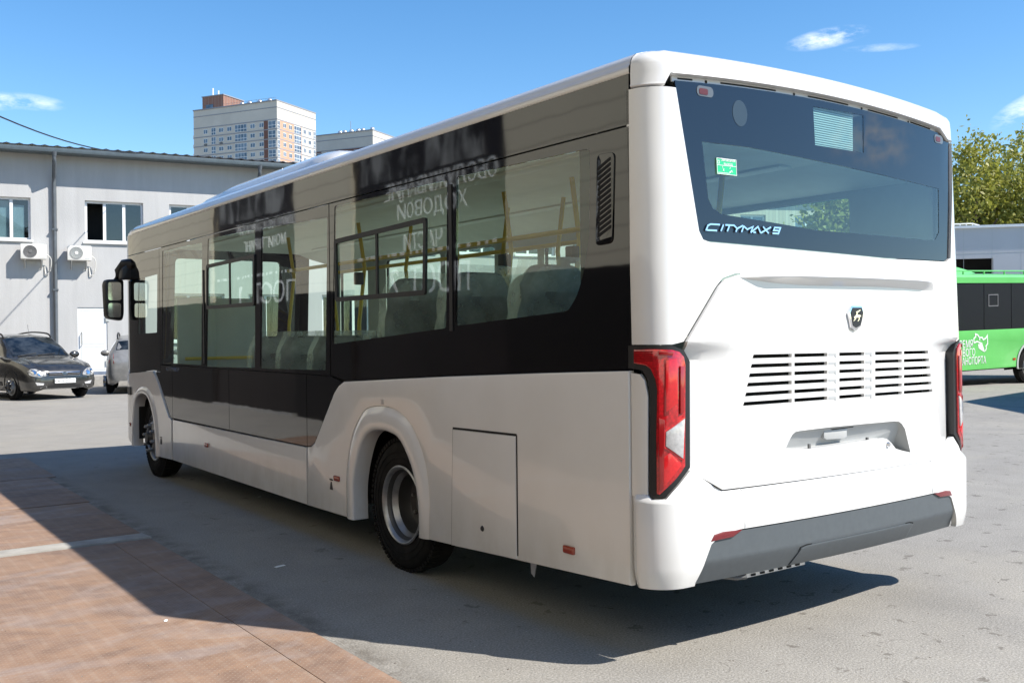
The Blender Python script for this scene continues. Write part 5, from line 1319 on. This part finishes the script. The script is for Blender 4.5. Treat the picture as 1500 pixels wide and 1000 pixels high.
def build_car(lab, grp, paint, loc, rz, plate=None, scale=(1, 1, 1), rails=True):
    c = thing('parked_car', lab, 'car', loc, rz, grp)
    Mx = Matrix.Translation(Vector(loc)) @ Matrix.Rotation(rz, 4, 'Z')
    bm = car_shell(scale); tree_ = BVHTree.FromBMesh(bm)
    def put(bm_, name, mat, par=c, **k):
        o = obj(name, bm_, M[mat], None, **k); o.parent = par
        return o
    put(bm, 'body', paint, ang=40)
    def front(u, v, d):
        h = tree_.ray_cast(Vector((u, -2, v)), Vector((0, 1, 0)))
        y = h[0].y if h[0] else .35
        return Vector((u, y-d, v))
    def side(s):
        def f(u, v, d):
            h = tree_.ray_cast(Vector((s*3, u, v)), Vector((-s, 0, 0)))
            x = h[0].x if h[0] else s*.6
            return Vector((x+s*d, u, v))
        return f
    def topm(u, v, d):
        h = tree_.ray_cast(Vector((u, v, 4)), Vector((0, 0, -1)))
        return Vector((u, v, (h[0].z if h[0] else 1)+d))
    kx, ky, kz = scale
    # windscreen and hood joint
    put(mk(rounded([(-.72*kx, 1.16*ky), (.72*kx, 1.16*ky), (.60*kx, 1.90*ky), (-.60*kx, 1.90*ky)], .05), topm, .01, d0=.008, ucuts=lin(-.7, .7, 10), vcuts=lin(1.15, 1.9, 6)), 'windscreen', 'car_screen')
    put(mk(rounded([(-.58*kx, 4.10*ky), (.58*kx, 4.10*ky), (.62*kx, 4.30*ky), (-.62*kx, 4.30*ky)], .03), topm, .01, d0=.008, ucuts=lin(-.6, .6, 6)), 'rear_screen', 'car_screen')
    for s in (-1, 1):
        S_ = side(s)
        for pl in ([(1.62, 1.09), (2.48, 1.10), (2.48, 1.53), (2.06, 1.50)], [(2.56, 1.11), (3.36, 1.13), (3.36, 1.53), (2.56, 1.545)], [(3.44, 1.14), (4.0, 1.16), (3.90, 1.42), (3.44, 1.52)]):
            put(mk(rounded([(a*ky, b*kz) for a, b in pl], .04), S_, .008, d0=.008, ucuts=lin(1.6, 4.0, 16), vcuts=lin(1.05, 1.55, 6)), 'side_window', 'car_screen')
        for y in (.86*ky, 3.55*ky):
            put(mk([(y+.385*math.cos(a), .33+.385*math.sin(a)) for a in [PI*i/18-.25 for i in range(21)]], S_, .01, d0=.006, ucuts=lin(y-.4, y+.4, 6)), 'wheel_arch', 'dark_void')
            w = wheel(c, s*.895*kx, y, .325, s, 'car', r=.325, rim=.21, w=.2)
            w.parent = c; w.matrix_parent_inverse = Matrix.Identity(4)
            for ch in w.children: ch.matrix_parent_inverse = Matrix.Identity(4)
        bm = bmesh.new()
        for y in (1.5, 2.52, 3.40): stroke(bm, [(y*ky, .35), (y*ky+(.1 if y < 2 else 0), .72*kz), (y*ky+.06, 1.06*kz)], .008, S_, .002, .0)
        put(bm, 'door_gap', 'dark_void')
        for y in (2.30, 3.2): put(mk(rounded(rect(y*ky, .93*kz, y*ky+.16, .965*kz), .012), S_, .02, d0=.022), 'door_handle', paint)
        put(mk(rounded(rect(1.35*ky, .34, 3.05*ky, .44), .03), S_, .012, d0=.012, ucuts=lin(1.3, 3.1, 6)), 'rubbing_strip', 'black_plastic')
        b = bmesh.new(); bmesh.ops.create_icosphere(b, subdivisions=3, radius=1, matrix=Matrix.Translation((s*1.02*kx, 1.52*ky, 1.10*kz)) @ Matrix.Diagonal((.13, .075, .09, 1)))
        m_ = put(b, 'wing_mirror', paint)
        put(tb([(s*.84*kx, 1.52*ky, 1.05*kz), (s*.96*kx, 1.52*ky, 1.06*kz)], .03, 6), 'mirror_foot', 'black_plastic', m_)
        if rails: put(tb(smooth([(s*.60*kx, 1.95*ky, 1.56*kz), (s*.60*kx, 2.15*ky, 1.66*kz), (s*.60*kx, 3.0*ky, 1.70*kz), (s*.59*kx, 3.8*ky, 1.64*kz), (s*.58*kx, 4.0*ky, 1.53*kz)], 4), .022, 6), 'roof_rail', 'black_plastic')
        # lamps
        hl = [(s*.44*kx, .60*kz), (s*.62*kx, .575*kz), (s*.80*kx, .62*kz), (s*.815*kx, .72*kz), (s*.74*kx, .79*kz), (s*.62*kx, .775*kz), (s*.47*kx, .68*kz)]
        h_ = put(mk(rounded(hl, .04), front, .02, d0=.012, ucuts=lin(-.85, .85, 24), vcuts=lin(.5, .8, 6)), 'headlight', 'lamp_clear')
        for u, v in ((.60, .665), (.72, .70)):
            put(lathe(bmesh.new(), [(.055, .0), (.05, .016), (.0, .018)], lambda x, y, d: front(s*u*kx+x, v*kz+y, .012+d), 14), 'headlight_bulb', 'chrome', h_)
        fl = [(s*.52*kx, .375*kz), (s*.66*kx, .375*kz), (s*.70*kx, .455*kz), (s*.50*kx, .42*kz)]
        put(mk(fl, front, .01, d0=.006, ucuts=lin(-.85, .85, 24)), 'fog_lamp', 'white_lens')
        tl = [(s*.66*kx, .85*kz), (s*.80*kx, .85*kz), (s*.78*kx, 1.12*kz), (s*.68*kx, 1.12*kz)]
        def rear(u, v, d):
            h = tree_.ray_cast(Vector((u, 8, v)), Vector((0, -1, 0))); return Vector((u, (h[0].y if h[0] else 4.3)+d, v))
        put(mk(tl, rear, .02, d0=.012, vcuts=lin(.8, 1.2, 5)), 'tail_lamp', 'red_lens')
    FC = lin(-.8, .8, 24)
    g = put(mk(rounded([(-.36*kx, .59*kz), (.36*kx, .59*kz), (.42*kx, .675*kz), (.38*kx, .695*kz), (-.38*kx, .695*kz), (-.42*kx, .675*kz)], .02), front, .01, d0=.010, ucuts=FC, vcuts=lin(.55, .7, 4)), 'grille', 'dark_void')
    bm = bmesh.new()
    for z in (.602, .645, .685): stroke(bm, [(-.38*kx+.04*i*1.9, z*kz) for i in range(11)], .012, front, .008, .012)
    put(bm, 'grille_bar', 'chrome', g)
    put(mk([(.075*math.cos(2*PI*i/18), .655*kz+.036*math.sin(2*PI*i/18)) for i in range(18)], front, .01, d0=.03), 'badge', 'chrome', g)
    ik = put(mk(rounded(rect(-.40*kx, .29*kz, .40*kx, .37*kz), .03), front, .01, d0=.010, ucuts=FC), 'air_intake', 'dark_void')
    put(mk(rounded([(-.60*kx, .30), (-.46*kx, .36), (-.44*kx, .275), (.44*kx, .275), (.46*kx, .36), (.60*kx, .30), (.52*kx, .245), (-.52*kx, .245)], .015), front, .012, d0=.012, ucuts=FC), 'bumper_trim', 'silver_paint')
    if plate:
        pl = put(bx((-.26, -.045, .405), (.26, -.03, .515), bevel=.004), 'number_plate', 'sign_white')
        b = text_bm(plate, lambda u, v, d: Vector((u, -.0455-d, v)), .115, 0, .425, .001, align='CENTER', sx=.92); put(b, 'plate_lettering', 'black_plastic', pl)
        put(mk([(.185, .41), (.188, .41), (.188, .51), (.185, .51)], lambda u, v, d: Vector((u, -.0455-d, v)), .001, d0=.001), 'plate_divider', 'black_plastic', pl)
    # wipers, aerial, simple cabin
    put(tb([topm(-.1, 1.15*ky, .015), topm(.35*kx, 1.20*ky, .02)], .008, 5), 'wiper', 'black_plastic'); put(tb([topm(-.6*kx, 1.15*ky, .015), topm(-.12*kx, 1.21*ky, .02)], .008, 5), 'wiper', 'black_plastic')
    put(tb([topm(.1, 2.05*ky, 0), topm(.1, 2.05*ky, 0)+Vector((.0, .10, .30))], .005, 5), 'aerial', 'black_plastic')
    return c
s = NT('car_screen'); s.set(Base_Color=s.ramp(s.noise(3.5, 3), [(.4, (.006, .008, .010)), (.62, (.030, .036, .042))]), Roughness=.03, IOR=1.6)
s = NT('lamp_clear'); s.set(Base_Color=s.ramp(s.noise(14, 3), [(.3, (.09, .09, .09)), (.6, (.36, .36, .35))]), Roughness=.15, IOR=1.5, Metallic=.0, Coat_Weight=1.0, Coat_Roughness=.02)
p = CAM+ray(95, 583)*23.9; p.z = 0
build_car('dusty black family car parked nose-out in front of the grey building', 'cars parked by the grey building', 'car_black', (p.x, p.y, 0), R(15), 'К 616 ВО 22', (1.0, 1.0, .98))
p = CAM+ray(162, 570)*29.0; p.z = 0; a = R(164)
build_car('grey estate car by the white door, mostly hidden behind the front of the white bus', 'cars parked by the grey building', 'car_grey', (p.x-(math.cos(a)*.895-math.sin(a)*.86), p.y-(math.sin(a)*.895+math.cos(a)*.86), 0), a, None, (.98, 1.0, .96))

# ================================================================== GREEN BUS
def build_green_bus():
    r2 = c_r.copy(); r2.z = 0; r2.normalize(); f2 = c_f.copy(); f2.z = 0; f2.normalize()
    o = CAM+ray(1410, 490)*25.6; o.z = 0
    d = (r2*1.696+f2).normalized(); n = d.cross(Vector((0, 0, 1))); n = n if n.dot(f2) < 0 else -n
    TL = .030
    F = lambda u, v, dd: o+d*u+Vector((0, 0, v+TL*max(-2, min(6, u))))+n*dd
    b = thing('city_bus', 'lime green city bus with dark windows and white lettering on its side', 'bus', tuple(o))
    ad = lambda bm, nm, m, p=b, **k: obj(nm, bm, M[m], p, **k)
    q = lambda px, py: inv(F, px, py, 1, 1.5)
    zt = q(1440, 407)[1]; wt = q(1440, 415.3)[1]; wb = q(1440, 484)[1]; zb = q(1440, 541.5)[1]
    wu = q(1508, 530)[0]; R0, R1 = -4.2, 7.6
    arch = [(wu+.60*math.cos(a), .46+.60*math.sin(a)) for a in [PI-PI*i/14 for i in range(15)]]
    side = [(R0, zb)]+[(arch[0][0], zb)]+arch+[(arch[-1][0], zb), (R1, zb), (R1, wb), (R0, wb)]
    ad(mk(side, F, .06, bevel=.02), 'side_panel', 'green_paint')
    ad(mk(rect(R0, wt, R1, zt), F, .06), 'roof_edge', 'green_paint')
    um = [q(1442, 450)[0], q(1482, 450)[0]]
    cuts = [R0]+[um[0]-1.62, um[0], um[1], um[1]+1.6, R1]
    for a, c in zip(cuts, cuts[1:]): ad(mk(rect(a+.012, wb+.004, c-.012, wt-.004), F, .02, d0=-.012), 'window_pane', 'bus_dark_glass')
    ad(mk(rect(R0, wb, R1, wt), F, .02, d0=-.04), 'window_band', 'black_plastic')
    v0 = q(1448, 431); v1 = q(1462.5, 448.5)
    ad(mk(rect(v0[0], v1[1], v1[0], v0[1]), F, .01, holes=[rect(v0[0]+.03, v1[1]+.03, v1[0]-.03, v0[1]-.03)], d0=.0), 'vent_frame', 'fan_grey')
    bm = bmesh.new(); rows = []
    for u in (R0, R1): rows.append([F(u, zt-.003, 0), F(u, zt+.07, -.06), F(u, zt+.12, -.3), F(u, zt+.14, -1.25), F(u, zt+.12, -2.2), F(u, zt, -2.5)])
    ad(loft(bm, rows), 'roof', 'green_paint')
    ad(bx((R0, zb, -2.5), (R1, zt, -2.46), F), 'side_panel', 'green_paint')
    for u in (R0, R1): ad(bx((min(u, u+.05), zb, -2.46), (max(u, u+.05), zt, -.06), F), 'end_panel', 'green_paint')
    ad(bx((R0+.2, .35, -2.4), (R1-.2, .5, -.3), F), 'underbody', 'dark_void')
    p0, p1 = q(1385, 400)[0], q(1456, 400)[0]; hp = q(1420, 391)[1]-zt
    rows = []
    for u, k in ((p0, .1), (p0+.5, 1), (p1-1.1, 1), (p1-.45, .55), (p1, .1)):
        rows.append([F(u, zt+.08, -.35), F(u, zt+.08+hp*k*.9, -.45), F(u, zt+.08+hp*k, -.7), F(u, zt+.08+hp*k, -1.9), F(u, zt+.08, -2.1)])
    ad(loft(bmesh.new(), rows), 'roof_unit', 'green_paint', ang=30)
    bm = bmesh.new(); tube(bm, [F(p0, zt+.20, -.12), F(R1, zt+.20, -.12)], .022, 6)
    for i in range(12): tube(bm, [F(p0+.9*i, zt+.05, -.12), F(p0+.9*i, zt+.20, -.12)], .025, 5)
    ad(bm, 'roof_rail', 'green_paint')
    # orange handrails behind the glass read as thin lines; wheels
    for u in (wu,):
        w = wheel(b, 0, 0, .46, -1, 'front', r=.46, rim=.27)
        ang = math.atan2(-n.y, -n.x); X = Matrix.Translation(o+d*u+n*-.02) @ Matrix.Rotation(ang, 4, 'Z')
        for ob in [w]+list(w.children):
            ob.data.transform(X)
    ad(lathe(bmesh.new(), [(.60, .0), (.605, .02), (.55, .025), (.545, -.05)], lambda x, y, dd: F(wu+x, .46+max(y, -.12), dd), 40), 'wheel_arch', 'inner_grey')
    ad(mk(rect(wu-.6, .3, wu+.6, 1.06), F, .02, d0=-.35), 'wheel_housing', 'dark_void')
    bm = bmesh.new(); tx = q(1408, 503)
    rowsq = [('ВРЕМЯ', 503.0, q(1400.5, 505)[0], q(1424.5, 505)[0]), ('НОВОГО', 515.5, q(1399.5, 515)[0], q(1428, 515)[0]), ('ТРАНСПОРТА', 528, q(1401, 526)[0], q(1444, 526)[0])]
    for txt, py, ua, ub in rowsq:
        t_ = text_bm(txt, flat, .30, 0, 0, .006); xs = [v.co.x for v in t_.verts]; k = (ub-ua)/(max(xs)-min(xs)); x0 = min(xs); vv = q(1425, py)[1]
        for v in t_.verts: v.co = F(ua+(v.co.x-x0)*k, vv+v.co.y*.92-.10, .003+v.co.z)
        ad(t_, 'side_lettering', 'sign_white')
    E = lambda x, y: q(1400+x/10, 460+y/10)
    bm = mk([E(*p) for p in ((325, 440), (385, 432), (425, 555), (400, 545), (335, 500))], F, .004, d0=.006)
    for pl in ([(265, 425), (262, 360), (290, 330), (285, 290), (320, 305), (345, 345), (385, 340), (400, 375), (440, 350), (460, 310), (465, 430), (440, 470), (445, 500), (430, 540)], [(268, 420), (310, 400), (345, 415), (385, 432)], [(345, 345), (350, 385)]):
        stroke(bm, [E(*p) for p in pl], .035, F, .004, .003)
    ad(bm, 'side_emblem', 'sign_white')
    mk_ = q(1485.5, 525.5); ad(mk(rounded(rect(mk_[0]-.06, mk_[1]-.03, mk_[0]+.06, mk_[1]+.03), .01), F, .01, d0=.012), 'side_marker', 'amber_lens')
    bm = bmesh.new(); tube(bm, [F(q(1395, 480)[0], wb+.12, -.06), F(q(1437, 480)[0], wb+.14, -.06)], .018, 6)
    ad(bm, 'handrail', 'yellow_rail')
s = NT('bus_dark_glass'); s.set(Base_Color=(.022, .020, .020), Roughness=.03, IOR=1.7)
M = MATS
build_green_bus()

# shed beyond the right edge of the picture; its corner shades the yard
def build_shed():
    h = 4.0; tip = hit(1409, 588, 2, 0); c = tip+Vector((SUN_DIR.x, SUN_DIR.y, 0))/SUN_DIR.z*h
    a = c+Vector((.98, .18, 0)).normalized()*13; b = c+Vector((-.67, -.75, 0)).normalized()*4.5; e = b+Vector((.98, .18, 0)).normalized()*14
    t = thing('site_shed', 'flat-roofed shed beyond the right edge whose corner shades the yard', 'shed', tuple(c))
    P = [(p.x, p.y) for p in (c, a, e, b)]; g = Vector((sum(p[0] for p in P)/4, sum(p[1] for p in P)/4))
    obj('roof', mk(P, lambda u, v, d: Vector((u, v, h+d)), .15), M['roof_metal'], t)
    obj('wall', mk([tuple(Vector(p).lerp(g, .06)) for p in P], lambda u, v, d: Vector((u, v, h-.16+d)), h-.16), M['panel_white'], t)
build_shed()

# ================================================================== grit and litter on the yard
def build_grit():
    rnd = random.Random(5); bm = bmesh.new()
    for i in range(700):
        u = rnd.random()
        if u < .5: px, py = rnd.uniform(350, 1500), rnd.uniform(700, 1000)
        elif u < .75: px, py = rnd.uniform(0, 560), rnd.uniform(670, 1000)
        else: px, py = rnd.uniform(0, 1500), rnd.uniform(570, 760)
        d = ray(px, py)
        if d.z > -.02: continue
        p = CAM+d*(CAM.z/-d.z)
        if p.y > 26 or (0 < p.x < 2.5 and .2 < p.y < 9): continue
        z = .012 if p.x < -.95 and -1.4 < p.y < 10.4 else 0
        s = rnd.choice((.003, .003, .004, .005, .007))*(.6 if px < 560 else 1); n = 5; a0 = rnd.uniform(0, 6)
        top = bm.verts.new((p.x, p.y, z+s*.55)); ring = [bm.verts.new((p.x+s*rnd.uniform(.7, 1.5)*math.cos(a0+2*PI*k/n), p.y+s*rnd.uniform(.7, 1.4)*math.sin(a0+2*PI*k/n), z-.001)) for k in range(n)]
        for k in range(n): bm.faces.new((ring[k], ring[(k+1) % n], top))
    tag(obj('gravel', bm, M['grit_stone'], ang=10), kind='stuff')
    specs = [((820, 573), .07, 20, 'pale scrap of paper on the shaded asphalt beside the white bus'), ((243, 908), .035, 70, 'small pale flake on the sunlit rusty steel plate'), ((380, 727), .03, 10, 'tiny pale flake at the edge of the steel plates in the shade')]
    for (px, py), s, an, lb in specs:
        p = hit(px/2 if px == 820 else px, (542+573/2) if px == 820 else py, 2, .014 if px != 820 else .003)
        a = R(an); f = lambda u, v, d: Vector((p.x+u*math.cos(a)-v*math.sin(a), p.y+u*math.sin(a)+v*math.cos(a), p.z+d+.15*u*u))
        tag(obj('paper_scrap', mk([(-s*.6, -s*.2), (s*.5, -s*.25), (s*.6, s*.15), (-s*.1, s*.3), (-s*.55, s*.2)], f, .001), M['sign_white']), lb, 'litter', 'scraps lying on the yard')
s = NT('grit_stone'); g = s.n.new('ShaderNodeNewGeometry'); s.set(Base_Color=s.ramp(g.outputs['Random Per Island'], [(.0, (.05, .04, .032)), (.45, (.16, .14, .12)), (.85, (.27, .25, .22)), (1, (.42, .40, .37))]), Roughness=.9)
M = MATS
build_grit()
